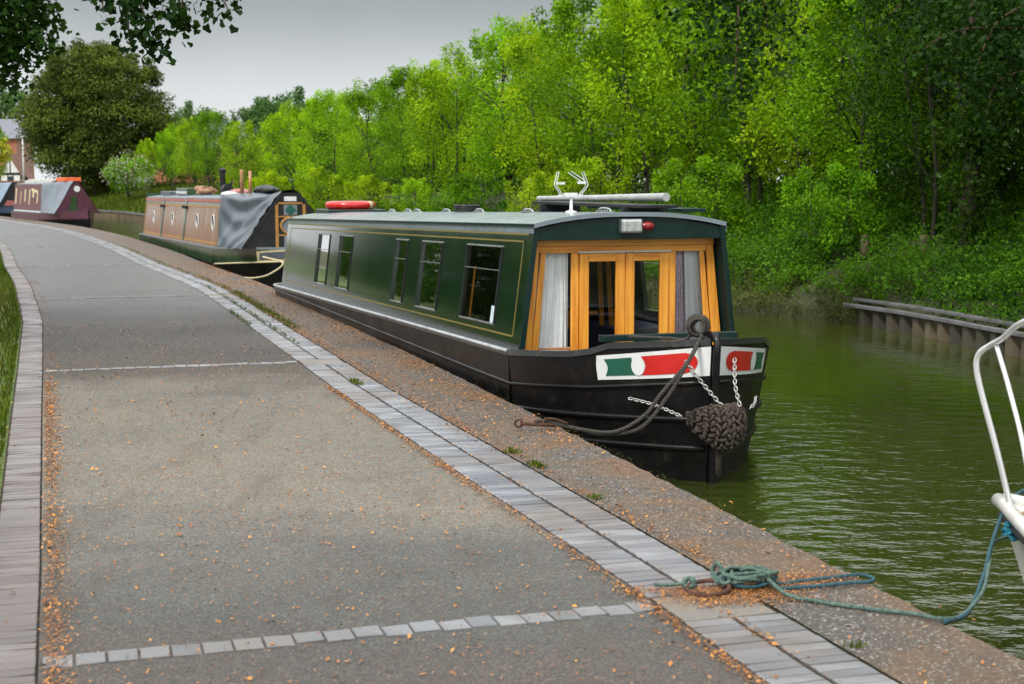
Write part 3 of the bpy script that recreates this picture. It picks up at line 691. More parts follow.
# cabin
hb, ht = .945, .822
def cab(L, v, sd, off=0., inset=0.):
    zb = .350-.0192*L; zt_ = 1.315-.0192*L
    n = Vector((0, sd*.985, .12)); y = hb+(ht-hb)*v
    return Vector((-L, sd*y, zb+(zt_-zb)*v)) - n*inset + n*off
CL = 10.6
def vz(z0): return z0/.965
wins = [(.69, 1.65, .155, .80), (2.45, 3.15, .155, .80), (3.71, 4.16, .155, .80), (6.25, 6.92, .155, .80), (7.54, 8.22, .155, .80)]
for sd in (-1, 1):
    ws = wins if sd == -1 else [(.8, 1.7, .155, .8), (3.0, 3.7, .155, .8), (5.2, 5.9, .155, .8), (7.4, 8.1, .155, .8)]
    sp = side_panel(lambda L, v, o: cab(L, v, sd, 0, o), 0, CL, ws, 'cabin_side', 'green', boat, 0, 1, .035)
    for a, b, c, d in ws:
        e = .008; fr = None
        for k_, (p, q) in enumerate((((a-e, c-.008), (a-e, d+.008)), ((b+e, c-.008), (b+e, d+.008)), ((a-e, c-.008), (b+e, c-.008)), ((a-e, d+.01), (b+e, d+.01)))):
            m_ = MB().bar(cab(*p, sd, .004), cab(*q, sd, .004), .012 if k_ < 2 else .015, .014, (0, sd, .12))
            if fr is None: fr = m_.build('window', 'darkm', sp)
            else: m_.build('frame_side' if k_ < 2 else 'frame_rail', 'darkm' if k_ < 2 else 'alu', fr, bevel=.003)
        vm = c+(d-c)*.70
        MB().bar(cab(a, vm, sd, .004), cab(b, vm, sd, .004), .008, .010, (0, sd, .12)).build('transom', 'alu', fr)
        MB().add([cab(a, c, sd, 0, .014), cab(b, c, sd, 0, .014), cab(b, d, sd, 0, .014), cab(a, d, sd, 0, .014)], [(0, 1, 2, 3)]).build('pane', 'glass', fr)
    # gold lines
    mb = MB()
    def ln(p, q, wd=.014):
        mb.bar(cab(*p, sd, .0015), cab(*q, sd, .0015), wd, .003, (0, sd, .12))
    ln((.10, .925), (CL-.1, .925), .016)
    ln((.19, .865), (CL-.3, .865)); ln((CL-.3, .865), (CL-.3, .085)); ln((CL-.3, .085), (.19, .085)); ln((.19, .085), (.19, .865))
    mb.build('coach_lines', 'gold', sp)
    MB().bar(cab(0, 0.01, sd, .005), cab(CL, .01, sd, .005), .03, .012, (0, sd, .12)).build('base_trim', 'gun', sp)
# roof shell
rows = []; n = 14
for L in np.linspace(-.03, CL+.02, 12):
    z0 = 1.315-.0192*L; r_ = []
    r_.append(Vector((-L, -(ht+.012), z0-.03)))
    for j in range(n+1):
        y = -1+2*j/n; r_.append(Vector((-L, y*(ht+.012), z0+.012+.085*(1-abs(y)**2.4))))
    r_.append(Vector((-L, ht+.012, z0-.03))); rows.append(r_)
rows2 = [[p+Vector((0, 0, -.035)) for p in r] for r in rows]
mb = MB().grid(rows).grid(rows2)
mb.grid([rows[0], rows2[0]]); mb.grid([rows[-1], rows2[-1]])
roof = mb.build('roof', 'roof', boat, smooth='auto')
for sd in (-1, 1):
    MB().bar((.03, sd*(ht+.012), 1.315), (-CL, sd*(ht+.012), 1.315-.0192*CL), .02, .024).build('roof_edge', 'greenf', roof, bevel=.005)
# front: green fascia, side wings (sides already run to x=0), recessed pine front at x=-.15
def arc(y): return 1.315+.005+.085*(1-abs(y/(ht))**2.4)
ys = np.linspace(-.80, .80, 17)
top = [(0.004, y, arc(y)-.04) for y in ys]; bot = [(0.004, y, 1.195) for y in ys]
mb = MB().grid([top, bot]); mb.grid([[(-.15, p[1], p[2]) for p in bot], bot]); mb.grid([[(-.03, p[1], p[2]) for p in top], [(-.03, p[1], p[2]) for p in bot]])
mb.build('fascia', 'greenf', boat)
for sd in (-1, 1):
    MB().prism([cab(0, 0, sd, .002)+Vector((.002, 0, 0)), cab(0, 1, sd, .002)+Vector((.002, 0, 0)), cab(0, 1, sd, 0, .04)+Vector((.002, 0, 0)), cab(0, 0, sd, 0, .045)+Vector((.002, 0, 0))], (.012, 0, 0)).build('corner_post', 'greenf', boat, bevel=.003)
    MB().grid([[cab(0, 0, sd, 0, .04), cab(0, 1, sd, 0, .04)], [cab(.15, 0, sd, 0, .04), cab(.15, 1, sd, 0, .04)]]).build('wing_lining', 'greenm', boat)
    MB().prism([(-.19, sd*.79, 1.2), (-.19, sd*.9, .3), (-.19, sd*.93, .3), (-.19, sd*.84, 1.2)], (.03, 0, 0)).build('wing_filler', 'greenf', boat)
XF = -.15
def bars(name, mat, lst, depth=.045, x=XF, bev=.004, parent=None):
    mb = MB()
    for (y0, z0, y1, z1, y2, z2, y3, z3) in lst: mb.prism([(x, y0, z0), (x, y1, z1), (x, y2, z2), (x, y3, z3)], (depth, 0, 0))
    return mb.build(name, mat, parent or boat, bevel=bev)
front = bars('front_frame', 'pine', [(-.79, 1.14, -.73, 1.14, -.83, -.0, -.92, -.0)], .03, XF-.0)
bars('jamb', 'pine', [(.73, 1.14, .79, 1.14, .92, 0, .83, 0)], .03, XF, parent=front)
bars('front_rail', 'pineh', [(-.795, 1.19, .795, 1.19, .795, 1.14, -.795, 1.14)], .034, XF, parent=front)
bars('door_header', 'pineh', [(-.73, 1.138, .73, 1.138, .73, 1.088, -.73, 1.088)], .026, XF, parent=front)
bars('side_post', 'pine', [(-.715, 1.086, -.675, 1.086, -.765, 0, -.828, 0)], .02, XF, parent=front); bars('side_post', 'pine', [(.675, 1.086, .715, 1.086, .828, 0, .765, 0)], .02, XF, parent=front)
for sd in (-1, 1): bars('mullion', 'pine', [(sd*.458, 1.086, sd*.396, 1.086, sd*.396, 0, sd*.458, 0)], .024, XF, parent=front)
bars('side_sill', 'oldpine', [(-.80, .33, -.46, .33, -.46, .0, -.83, .0)], .016, XF-.004, parent=front); bars('side_sill', 'oldpine', [(.46, .33, .80, .33, .83, 0, .46, 0)], .016, XF-.004, parent=front)
for sd, (a, b) in ((-1, (-.39, .003)), (1, (.008, .392))):
    st = .078
    d = bars('door', 'pine', [(a, 1.084, a+st, 1.084, a+st, 0, a, 0), (b-st, 1.084, b, 1.084, b, 0, b-st, 0)], .03, XF+.006)
    bars('door_rail', 'pineh', [(a+st, 1.084, b-st, 1.084, b-st, 1.015, a+st, 1.015)], .028, XF+.006, parent=d); bars('door_rail', 'pineh', [(a+st, .2, b-st, .2, b-st, 0, a+st, 0)], .028, XF+.006, parent=d)
    MB().add([(XF+.015, a+st-.01, .19), (XF+.015, b-st+.01, .19), (XF+.015, b-st+.01, 1.02), (XF+.015, a+st-.01, 1.02)], [(0, 1, 2, 3)]).build('pane', 'glass', d)
MB().bar((XF+.045, -.41, 1.092), (XF+.045, .40, 1.092), .018, .012).build('drip_bar', 'alu', front)
for sd in (-1, 1):
    MB().add([(XF+.008, sd*.45, .32), (XF+.008, sd*.81, .32), (XF+.008, sd*.69, 1.09), (XF+.008, sd*.45, 1.09)], [(0, 1, 2, 3)]).build('pane', 'glass', front)
# curtains: pleated sheets behind the side panes
def curtain(y0t, y1t, y0b, y1b, name, mat, x=-.2, z0=.3, z1=1.1, pl=9, amp=.022, par=None):
    rows = []
    for j in range(13):
        v = j/12; a = y0b+(y0t-y0b)*v; b = y1b+(y1t-y1b)*v
        rows.append([(x+amp*(.5+.5*(1-v))*(math.sin(i/60*pl*2*math.pi+1.6*math.sin(v*2.6+i*.21))*(.55+.45*math.sin(i*.37+1))+.35*math.sin(i*.9+v*2)), a+(b-a)*i/60, z0+(z1-z0)*v) for i in range(61)])
    return MB().grid(rows).build(name, mat, par or boat, smooth=True)
curtain(-.70, -.46, -.80, -.46, 'curtain', 'curtain')
curtain(.56, .70, .58, .80, 'curtain', 'curtain', pl=5)
curtain(.49, .57, .47, .60, 'curtain', 'pink', x=-.215, pl=2)
# interior
mb = MB().box(-CL+.1, -.35, -.85, .85, -.3, -.28)
for sd in (-1, 1): mb.grid([[cab(.3, .0, sd, 0, .09), cab(.3, .12, sd, 0, .09)], [cab(CL, 0, sd, 0, .09), cab(CL, .12, sd, 0, .09)]])
mb.box(-5.4, -5.35, -.72, .72, -.28, 1.12)
mb.build('interior', 'inner', boat)
it = MB().box(-1.6, -.55, -.78, -.25, -.28, .42).box(-1.7, -.5, .25, .8, -.28, .38).build('bench', 'navy', boat, bevel=.02)
MB().bar((-.5, -.40, .30), (-1.0, -.12, .53), .05, .03).bar((-1.0, -.12, .53), (-1.0, .12, .52), .04, .03).build('table', 'pine', boat)
MB().bar((-1.3, .30, .30), (-1.0, .14, 1.02), .04, .02).bar((-1.22, .36, .30), (-.95, .20, 1.02), .04, .02).build('folding_seat', 'pine', boat)
curtain(-1, -1, -1, -1, 'curtain', 'curtain', x=-1.0) if False else None
for (L0, L1, v0, v1, mm, nm) in [(1.50, 1.56, .15, .62, 'pine', 'window_post'), (.76, .84, .15, .30, 'decal', 'sticker')]:
    MB().add([cab(L0, v0, -1, 0, .012 if nm == 'sticker' else .05), cab(L1, v0, -1, 0, .012 if nm == 'sticker' else .05), cab(L1, v1, -1, 0, .012 if nm == 'sticker' else .05), cab(L0, v1, -1, 0, .012 if nm == 'sticker' else .05)], [(0, 1, 2, 3)]).build(nm, mm, boat)
for L0, L1 in ((.72, .92), (2.5, 2.72), (6.6, 6.9), (7.9, 8.2)):
    rows = [[cab(L0+(L1-L0)*i/30, v, -1, 0, .07+.012*math.sin(i*1.3)) for i in range(31)] for v in (.12, .83)]
    MB().grid(rows).build('curtain', 'pink' if L0 > 1 and L0 < 3 else 'tarp2', boat, smooth=True)
# rear bulkhead, sliding hatch, tiller
MB().prism([(-CL+.03, -.92, .14), (-CL+.03, .92, .14), (-CL+.03, .81, 1.14), (-CL+.03, -.81, 1.14)], (.03, 0, 0)).build('rear_bulkhead', 'greenf', boat)
hz = 1.315-.0192*CL+.09
MB().box(-CL-.02, -CL+.95, -.42, .42, hz-.02, hz+.055).build('sliding_hatch', 'greenf', boat, bevel=.012)
tl = MB().tube(cat_rom([(-11.15, -.62, .1), (-11.15, -.62, .50), (-11.15, -.62, .74)], 4), .028, 8).build('tiller', 'darkm', boat, smooth=True)
MB().tube([(-11.15, -.75, .745), (-11.15, -.42, .75)], .022, 8).build('tiller_bar', 'darkm', tl, smooth=True)
# tunnel lamp and marker
lamp = MB().box(.008, .075, -.115, .072, 1.245, 1.358).build('headlamp', 'alu', boat, bevel=.018)
MB().box(.070, .084, -.100, .058, 1.258, 1.346).build('lens', 'lens', lamp, bevel=.008)
mk = MB().lathe([(.0, .022), (.03, .019), (.046, .006), (.048, 0)], 20, (0, 0, 0), 'x').build('marker_lamp', 'redl', boat, smooth=True); mk.scale = (1, 1.2, .74); mk.location = (.008, .145, 1.30)
# brackets on the roof
def rz(L, y): return 1.315-.0192*L+.012+.085*(1-abs(y/.834)**2.4)
for L, y in [(.55, .0), (1.75, -.25), (3.35, -.2), (4.7, -.15), (6.1, -.1), (6.9, 0), (7.9, .05)]:
    z = rz(L, y); mb = MB().box(-L-.16, -L+.16, y-.02, y+.02, z, z+.010)
    mb.tube(cat_rom([(-L-.15, y, z), (-L-.1, y, z+.028), (-L, y, z+.034), (-L+.1, y, z+.028), (-L+.15, y, z)], 4), .006, 6)
    for dx in (-.06, 0, .06): mb.tube([(-L+dx, y, z), (-L+dx, y, z+.03)], .005, 6)
    mb.build('roof_bracket', 'alu', boat)
mb = MB()
for k in range(3): mb.tube([(-4.1+.13*math.cos(a), -.1+.13*math.sin(a), rz(4.1, -.1)+.02+.022*k) for a in np.linspace(0, 2*math.pi, 16, endpoint=False)], .014, 6, True)
W = Matrix.Translation((.95, 11.61, 0)) @ Matrix.Rotation(A1, 4, 'Z')
def onboat(mb): mb.v = [tuple(W @ Vector(p)) for p in mb.v]; return mb
tag(onboat(mb).build('rope_coil', 'darkm', smooth=True), 'small black coil lying halfway along the green cabin roof', 'rope')
# life ring on the hatch
mb = MB()
cx, cz = -CL+.45, hz+.055
mb.tube([(cx+.31*math.cos(a), .0+.31*math.sin(a), cz+.058) for a in np.linspace(0, 2*math.pi, 32, endpoint=False)], .058, 10, True)
lr = empty('life_ring', W @ Vector((cx, 0, cz)), 0, label='red life ring lying flat on the sliding hatch at the rear of the green roof', cat='life ring')
def rel(mb, o): mb.v = [tuple(Vector(p)-o.location) for p in mb.v]; return mb
rel(onboat(mb), lr).build('ring', 'b2red' if False else 'red', lr, smooth=True)
for a in (.8, 3.9):
    m_ = MB().tube([(cx+.31*math.cos(a+d), .31*math.sin(a+d), cz+.058) for d in (-.12, 0, .12)], .0605, 10)
    rel(onboat(m_), lr).build('band', 'cream', lr, smooth=True)
# pole, plank
def wobj(mb, name, mat, label, cat, **k): return tag(onboat(mb).build(name, mat, smooth=k.get('smooth', 'auto'), bevel=k.get('bevel', 0)), label, cat)
za = rz(.2, .2)
wobj(MB().tube([(.06, .28, za+.125), (-1.2, .25, za+.105), (-2.7, .2, za+.085)], [.034, .029, .024], 12), 'boat_pole', 'polegrey', 'thick pale grey pole lying lengthwise on the front of the green roof', 'pole')
wobj(MB().box(-2.6, -.02, .10, .42, za+.035, za+.06), 'gangplank', 'darkm', 'dark gangplank lying under the grey pole on the green roof', 'plank', bevel=.004, smooth=False)
wobj(MB().box(-2.2, -.12, .50, .72, za-.002, za+.03), 'roof_plank', 'greenf', 'thin green plank at the canal edge of the green roof', 'plank', bevel=.004, smooth=False)
wobj(MB().box(-.35, -.3, .06, .46, za-.002, za+.035), 'plank_rest', 'darkm', 'low black rest under the front end of the gangplank', 'roof rack', smooth=False)
wobj(MB().box(-2.3, -2.25, .06, .46, za-.05, za+.035), 'plank_rest', 'darkm', 'low black rest under the rear end of the gangplank', 'roof rack', smooth=False)
# aerial
ae = empty('aerial', W @ Vector((-.75, -.22, rz(.75, -.22))), A1, label='small white television aerial with bent wire loops on the green roof', cat='aerial')
MB().lathe([(.05, 0), (.05, .01), (.014, .02), (.012, .13)], 12).build('mast', 'white', ae, smooth=True)
MB().box(-.025, .025, -.06, .05, .128, .165).box(-.01, .01, -.12, .11, .14, .15).build('housing', 'white', ae, bevel=.006)
mb = MB()
for sx_ in (-.02, .03):
    mb.tube([(sx_, -.09, .15), (sx_, -.14, .22), (sx_, -.145, .24), (sx_, -.12, .34)], .0035, 5)
    mb.tube([(sx_, .08, .15), (sx_, .135, .22), (sx_, .14, .24), (sx_, .10, .34)], .0035, 5)
mb.tube([(0, -.03, .335), (0, .09, .26)], .004, 5).tube([(0, -.0, .345), (.0, .12, .27)], .004, 5)
mb.box(-.012, .012, -.13, -.06, .235, .255).box(-.012, .012, .06, .13, .24, .262)
mb.build('elements', 'white', ae)
# front well coaming
MB().bar((.95, -.66, zt1(1.2)+.015), (1.02, .42, zt1(1.2)+.015), .05, .05).build('coaming', 'greenf', boat, bevel=.006)
# rope coil over the stem head
hd = W @ Vector((1.56, -.14, zs+.05))
mb = MB(); rv = random.Random(4)
for k in range(7):
    r = .05+.022*rv.random(); tx = rv.uniform(-.5, .5); ty = rv.uniform(-.4, .4); ox = rv.uniform(-.02, .02)
    pts = [(ox+r*math.cos(a), r*.5*math.sin(a)*tx+.02*(k-3)*.5, .01+r*1.05*math.sin(a)+.02*ty) for a in np.linspace(0, 6.283, 18, endpoint=False)]
    mb.tube([hd+Vector(p)+Vector((-.02, 0, .03)) for p in pts], .011, 6, True)
def wp(px, py, Y): # point on the sight line of the photograph at a chosen depth
    u = (px-512)/1450; v = -(py-342)/1450; p = math.atan(160/1450); c, s = math.cos(p), math.sin(p)
    d = Vector((u, c+v*s, -s+v*c)); return Vector((0, 0, 1.65))+d*(Y/d.y)
pin = Vector((.075, 9.55, .02))
def gp(px, py, z=.01):
    a = wp(px, py, 1.0)-Vector((0, 0, 1.65)); return Vector((0, 0, 1.65))+a*((z-1.65)/a.z)
for k, (m1, m2) in enumerate([((640, 428), (610, 432)), ((648, 421), (620, 430))]):
    P = [hd+Vector((.0, -.03, -.02)), wp(688, 362, 9.82), wp(668-7*k, 396-2*k, 9.72), wp(m1[0]-4*k, m1[1]-5*k, 9.68), wp(m2[0]-6, m2[1]+2, 9.64), wp(578, 429, 9.62), wp(545, 421.5, 9.6), pin+Vector((.08, .0, .02+.02*k))]
    rope_strands(mb, P, .014, .07)
rope_strands(mb, [hd+Vector((-.05, .02, 0)), hd+Vector((-.12, .06, -.07)), W @ Vector((1.35, -.25, zt1(1.3)+.03)), W @ Vector((1.1, -.5, zt1(1.3)+.03))], .012, .07)
tag(mb.build('mooring_rope', 'rope', smooth=True), 'doubled grey mooring rope looped over the green boat stem down to the quay', 'rope')
mp = MB().tube([pin+Vector((-.02, .0, .03)), pin+Vector((.22, .02, .012))], .013, 8)
mp.tube([pin+Vector((-.03+.025*math.cos(a), 0, .03+.025*math.sin(a))) for a in np.linspace(0, 6.283, 14, endpoint=False)], .008, 6, True)
mp.tube(cat_rom([pin+Vector((.13, .02, .02)), pin+Vector((.15, .03, .055)), pin+Vector((.22, .04, .05)), pin+Vector((.3, .05, .02))], 5), .008, 6)
sk = [(66, 497), (100, 498), (135, 496.5), (160, 492), (185, 489.5), (206, 489)]
m_ = MB().grid([[gp(x, y-a-.6, .0012), gp(x, y+a+.6, .0012)] for (x, y), a in zip(sk, (.2, 1.4, 1.8, 1.7, 1.6, .6))])
Mk = paint('damp_streak', (.115, .105, .09), .8, .25, 30, bmp=.3, spec=.2); M['damp'] = Mk
tag(mp.build('mooring_pin', 'rust', smooth=True), 'rusty mooring pin lying on the quay where the grey rope ends', 'mooring pin')
# bow fender with chains
fe = empty('bow_fender', W @ Vector((1.80, -.055, -.02)), A1, label='knotted brown rope fender hung by chains on the stem of the green boat', cat='fender')
rngf = random.Random(8); rows = []
nu, nv = 40, 72
for i in range(nu+1):
    th = math.pi*i/nu; r_ = []
    for j in range(nv+1):
        ph = 2*math.pi*j/nv; sy = math.sin(th)*math.sin(ph); sx_ = math.sin(th)*math.cos(ph); sz = math.cos(th)
        tail = max(0, -sy)**2.2
        # woven knots: rows offset like knitting
        a = ph*7; b = th*6.2; q = math.floor(b/math.pi)
        lump = abs(math.sin(b))*abs(math.sin(a/1.0+(q % 2)*math.pi/2)); lump = .022*(lump**.6)
        k = 1+lump*.3/.17
        x = sx_*.100*k; y = sy*.215*k; z = sz*.138*k*(1-.35*tail)+.03*tail-.045*max(0, .3-abs(sy))*(1 if sz < 0 else 0)
        y += -.0; x -= .20*abs(sy)**1.6
        r_.append((x, y, z))
    rows.append(r_)
fe.scale = (.92, .92, .92)
MB().grid(rows).build('rope_body', 'fender', fe, smooth=True)
mb = MB()
def fpt(v, ph, k=1.0):      # v along the width -1..1, ph round the roll
    r = math.sqrt(max(.02, 1-abs(v)**2.2)); tail = max(0, -v)**2
    return Vector((.105*k*r*math.cos(ph)-.20*abs(v)**1.7, .238*v, .150*k*r*math.sin(ph)*(1-.3*tail)+.04*tail-.02*(1-abs(v))))
for a_ in range(15):
    for b_ in range(11):
        v = -0.94+1.88*a_/14; ph = -1.75+3.5*b_/10+(.16 if a_ % 2 else 0); dv_ = .05; dp = .17*(1 if a_ % 2 else -1)
        q = [fpt(v-dv_, ph-dp, .96), fpt(v-dv_*.4, ph-dp*.5, 1.12), fpt(v+dv_*.4, ph+dp*.5, 1.13), fpt(v+dv_, ph+dp, .96)]
        q = [p+Vector((rngf.uniform(-.008, .010), rngf.uniform(-.009, .009), rngf.uniform(-.009, .009))) for p in q]
        mb.tube(cat_rom(q, 3), [.007, .010, .0125, .0135, .014, .0135, .0125, .011, .009, .007], 6)
mb.build('knots', 'fender', fe, smooth=True)
MB().tube([(-.12, -.02, -.12), (-.14, 0, -.30), (-.15, 0, -.42)], [.05, .035, .03], 8).build('tail_rope', 'fender', fe, smooth=True)
Wi = (Matrix.Translation(fe.location) @ Matrix.Rotation(A1, 4, 'Z') @ Matrix.Scale(.92, 4)).inverted()
fc = lambda *p: Wi @ (W @ Vector(p))
chain([fc(1.60, -.27, .40), fc(1.70, -.2, .27), fc(1.80, -.10, .12)], .036, .0042, 'chain', 'galv', fe)
chain([fc(1.66, .07, .41), fc(1.75, .03, .25), fc(1.82, .03, .12)], .036, .0042, 'chain', 'galv', fe)
chain([fc(1.30, -.56, .12), fc(1.45, -.44, .09), fc(1.63, -.32, .03)], .032, .004, 'chain', 'galv', fe)
chain([fc(1.66, .24, .14), fc(1.72, .20, .11), fc(1.75, .15, .08)], .03, .005, 'chain', 'galv', fe)

# ================================================================== second boat
A2a = R(20.5); A2 = math.atan2(-math.cos(A2a), math.sin(A2a))
b2 = empty('narrowboat', (-5.42, 31.33, 0), A2, label='weathered brown and green narrowboat with grey tarpaulin over its foredeck, second from the camera', cat='narrowboat', group='boats moored along the quay')
zt2 = lambda x: (.27+.0135*x if x < 0 else .27+.035*x)
H2 = Hull(4.95, 15.0, zt2, hw=1.03)
H2.build(b2, 'b2green', bowdeck=.7, gmat='roof')
for sd in (-1, 1):      # black lower hull
    for bow in (True, False):
        T = np.linspace(0, 1, 25); rows = []
        for t in T:
            x = H2.Lb*t if bow else -H2.Ls*t; zk = -.09+.06*max(0, x); rows.append([H2.pt(t, z, sd, bow, .006) for z in (-.6, -.35, -.2, zk)])
        MB().grid(rows).build('lower_hull', 'black', b2, smooth=True)
H2.strake(lambda x: -.09+.06*max(0, x), .018, 'cream', b2, .98, 'cream_band', rear=False)
zl2 = lambda u: .10+.13*u; zu2 = lambda u: .31+.12*u
for sd in (-1, 1):
    p_ = bow_panel(H2, sd, .62, .97, zl2, zu2, ('band', lambda v: .02*v, lambda v: 1, 0, 1), .009, 'bow_panel', 'cream', b2)
    bow_panel(H2, sd, .62, .97, zl2, zu2, ('band', lambda v: .06+.04*v, lambda v: .96, .16, .84), .014, 'panel_field', 'tarp', p_)
CL2 = 13.9
def cab2(L, v, sd, off=0.):
    zb = .285-.0135*L; zt_ = 1.30-.0075*L; y = .94+(.81-.94)*v
    return Vector((-L, sd*(y+off), zb+(zt_-zb)*v+off*.12))
for sd in (-1, 1):
    sp = side_panel(lambda L, v, o: cab2(L, v, sd, -o), 0, CL2, [], 'cabin_side', 'streak', b2, 0, 1, .03)
    MB().bar(cab2(0, .945, sd, .006), cab2(CL2, .945, sd, .006), .06, .012, (0, sd, .12)).build('red_band', 'b2red', sp)
    MB().bar(cab2(0, .865, sd, .006), cab2(CL2, .865, sd, .006), .05, .010, (0, sd, .12)).build('green_band', 'b2green', sp)
    mb = MB()
    for p, q in (((.12, .82), (CL2-.1, .82)), ((.12, .05), (CL2-.1, .05)), ((.12, .05), (.12, .82)), ((CL2-.1, .05), (CL2-.1, .82))): mb.bar(cab2(*p, sd, .004), cab2(*q, sd, .004), .045, .006, (0, sd, .12))
    mb.build('border_lines', 'yellow', sp)
    for L in (5.2, 9.6):                    # side hatches
        d_ = MB().bar(cab2(L, .02, sd, .01), cab2(L, .98, sd, .01), .26, .02, (0, sd, .12)).build('side_hatch', 'b2green', sp)
        for ha in (-L-.3, -L+.16): MB().box(ha, ha+.14, sd*.88-.03, sd*.88+.03, cab2(L, .75, sd).z, cab2(L, .82, sd).z).build('hinge', 'darkm', d_)
    for L in (.75, 3.1, 7.4, 11.5):
        c = cab2(L, .48, sd, .006)
        pr_ = MB().add([c]+[c+Vector((math.cos(a)*.19, 0, math.sin(a)*.17)) for a in np.linspace(0, 2*math.pi, 20, endpoint=False)], [(0, 1+j, 1+(j+1) % 20) for j in range(20)]).build('porthole', 'pane', sp)
        MB().tube([c+Vector((math.cos(a)*.19, sd*.008, math.sin(a)*.17)) for a in np.linspace(0, 2*math.pi, 20, endpoint=False)], .012, 6, True).build('rim', 'white', pr_, smooth=True)
rows = []
for L in (0, 5, 10, CL2):
    z0 = 1.30-.0075*L; rows.append([Vector((-L, y*.82, z0+.07*(1-abs(y)**2.2))) for y in np.linspace(-1, 1, 11)])
MB().grid(rows).build('roof', 'tarp2', b2, smooth=True)
for x in (-.02, -CL2): MB().prism([(x, -.93, .1), (x, .93, .1), (x, .80, 1.32), (x, -.80, 1.32)], (.02, 0, 0)).build('bulkhead', 'b2green', b2)
# cratch board with frame, diamonds and round window
XC = 3.1; zc0, zc1 = .36, 1.44
cb = MB().prism([(XC, -.93, zc0), (XC, .93, zc0), (XC, .15, zc1), (XC, -.15, zc1)], (.03, 0, 0)).build('cratch_board', 'darkm', b2)
def crb(name, mat, lst, x=XC+.031, d=.012):
    mb = MB()
    for a, b, w_ in lst: mb.bar((x+d/2, a[0], a[1]), (x+d/2, b[0], b[1]), w_, d, (1, 0, 0))
    return mb.build(name, mat, cb)
crb('cratch_frame', 'yellow', [((-.27, zc0), (-.27, 1.22), .06), ((.27, zc0), (.27, 1.22), .06), ((-.24, 1.24), (.24, 1.24), .035), ((-.24, .98), (.24, .98), .03), ((-.24, .62), (.24, .62), .03)])
crb('cratch_edge', 'darkm', [((-.95, zc0), (-.15, zc1), .06), ((.95, zc0), (.15, zc1), .06)])
MB().box(XC+.032, XC+.042, -.12, .12, 1.28, 1.37).build('name_plate', 'white', cb)
for zc, s_ in ((1.11, .11), (.50, .10)):
    q_ = MB().box(XC+.032, XC+.040, -.13, .13, zc-.10, zc+.10).build('white_square', 'tarp2', cb)
    MB().prism([(XC+.041, -s_, zc), (XC+.041, 0, zc+s_), (XC+.041, s_, zc), (XC+.041, 0, zc-s_)], (.006, 0, 0)).build('diamond', 'green2', q_)
rd = MB().prism([(XC+.032, .18*math.cos(a), .80+.15*math.sin(a)) for a in np.linspace(0, 2*math.pi, 20, endpoint=False)], (.006, 0, 0)).build('round_window', 'tarp2', cb)
MB().tube([(XC+.04, .19*math.cos(a), .80+.155*math.sin(a)) for a in np.linspace(0, 2*math.pi, 20, endpoint=False)], .022, 6, True).build('rim', 'yellow', rd, smooth=True)
# tarpaulin
rows = []
nu, nv = 44, 60
for i in range(nu+1):
    u = i/nu; x = .02+(XC-.06)*u
    if x < 0: pass
    wt = .82*(1-u)+.16*u; zt_ = (1.385)*(1-u)+1.47*u - .10*math.sin(math.pi*u)
    hwg = .965; zg = .30+.06*u
    r_ = []
    for j in range(nv+1):
        s_ = -1+2*j/nv; q = abs(s_); sg = -1 if s_ < 0 else 1
        if q < .35: y = sg*wt*q/.35; z = zt_+.03*(1-(q/.35)**2)
        else:
            k = (q-.35)/.65; y = sg*(wt+(hwg-wt)*k**.9); z = (zt_)*(1-k)+zg*k
            sag = math.sin(math.pi*u)*math.sin(math.pi*min(1, k*1.05))
            fold = math.sin((u*1.0-.5)*math.pi)**2
            y -= sg*.10*sag
            w2 = .045*math.sin(2*math.pi*(k*2.6+1.5*(u-.42)**2*3))*math.sin(math.pi*u)**.7*(1-.65*k)+.022*math.sin(19*u+5*k)*k+.012*math.sin(37*u*k+3*u)
            y += sg*w2; z += w2*.3
        r_.append((x, y, z))
    rows.append(r_)
tp = tag(MB().grid(rows).build('tarpaulin', 'tarp', b2, smooth=True)); 
# roof clutter of the second boat
W2 = Matrix.Translation(b2.location) @ Matrix.Rotation(A2, 4, 'Z')
def on2(mb): mb.v = [tuple(W2 @ Vector(p)) for p in mb.v]; return mb
def z2(L, y=0): return 1.30-.0075*L+.07*(1-abs(y/.82)**2.2)-.003
MB().lathe([(.085, z2(3.6)-.0), (.085, z2(3.6)+.05), (.065, z2(3.6)+.06), (.065, z2(3.6)+.52), (.09, z2(3.6)+.54), (.09, z2(3.6)+.60), (0.01, z2(3.6)+.64)], 14, (-3.0, -.3, 0)).build('chimney', 'darkm', b2, smooth='auto')
tag(on2(MB().tube([(-2.7, -.28, z2(2.7)+.13), (-2.35, -.28, z2(2.7)+.14)], .12, 12).tube([(-2.2, -.28, z2(2.7)+.15), (-1.95, -.26, z2(2.7)+.3)], .03, 6)).build('watering_can', 'darkm', smooth='auto'), 'black painted can beside the stove chimney on the brown boat roof', 'can')
tag(on2(MB().tube([(-.18, -.35, z2(0)), (-.18, -.35, z2(0)+.55)], .04, 8)).build('roof_post', 'ply', smooth=True), 'left of two upright wooden posts on the brown boat roof', 'post', 'upright posts on the brown boat roof')
tag(on2(MB().tube([(-.18, -.17, z2(0)), (-.18, -.17, z2(0)+.52)], .035, 8)).build('roof_post', 'oldpine', smooth=True), 'right of two upright wooden posts on the brown boat roof', 'post', 'upright posts on the brown boat roof')
mb = MB(); 
for k in range(9): x = -4.6-rv.random()*2.6; mb.tube([(x, -.5+rv.random()*.3, z2(5)+.05+.05*(k % 3)), (x+.4, -.45+rv.random()*.3, z2(5)+.06+.05*(k % 3))], .05+.02*rv.random(), 8)
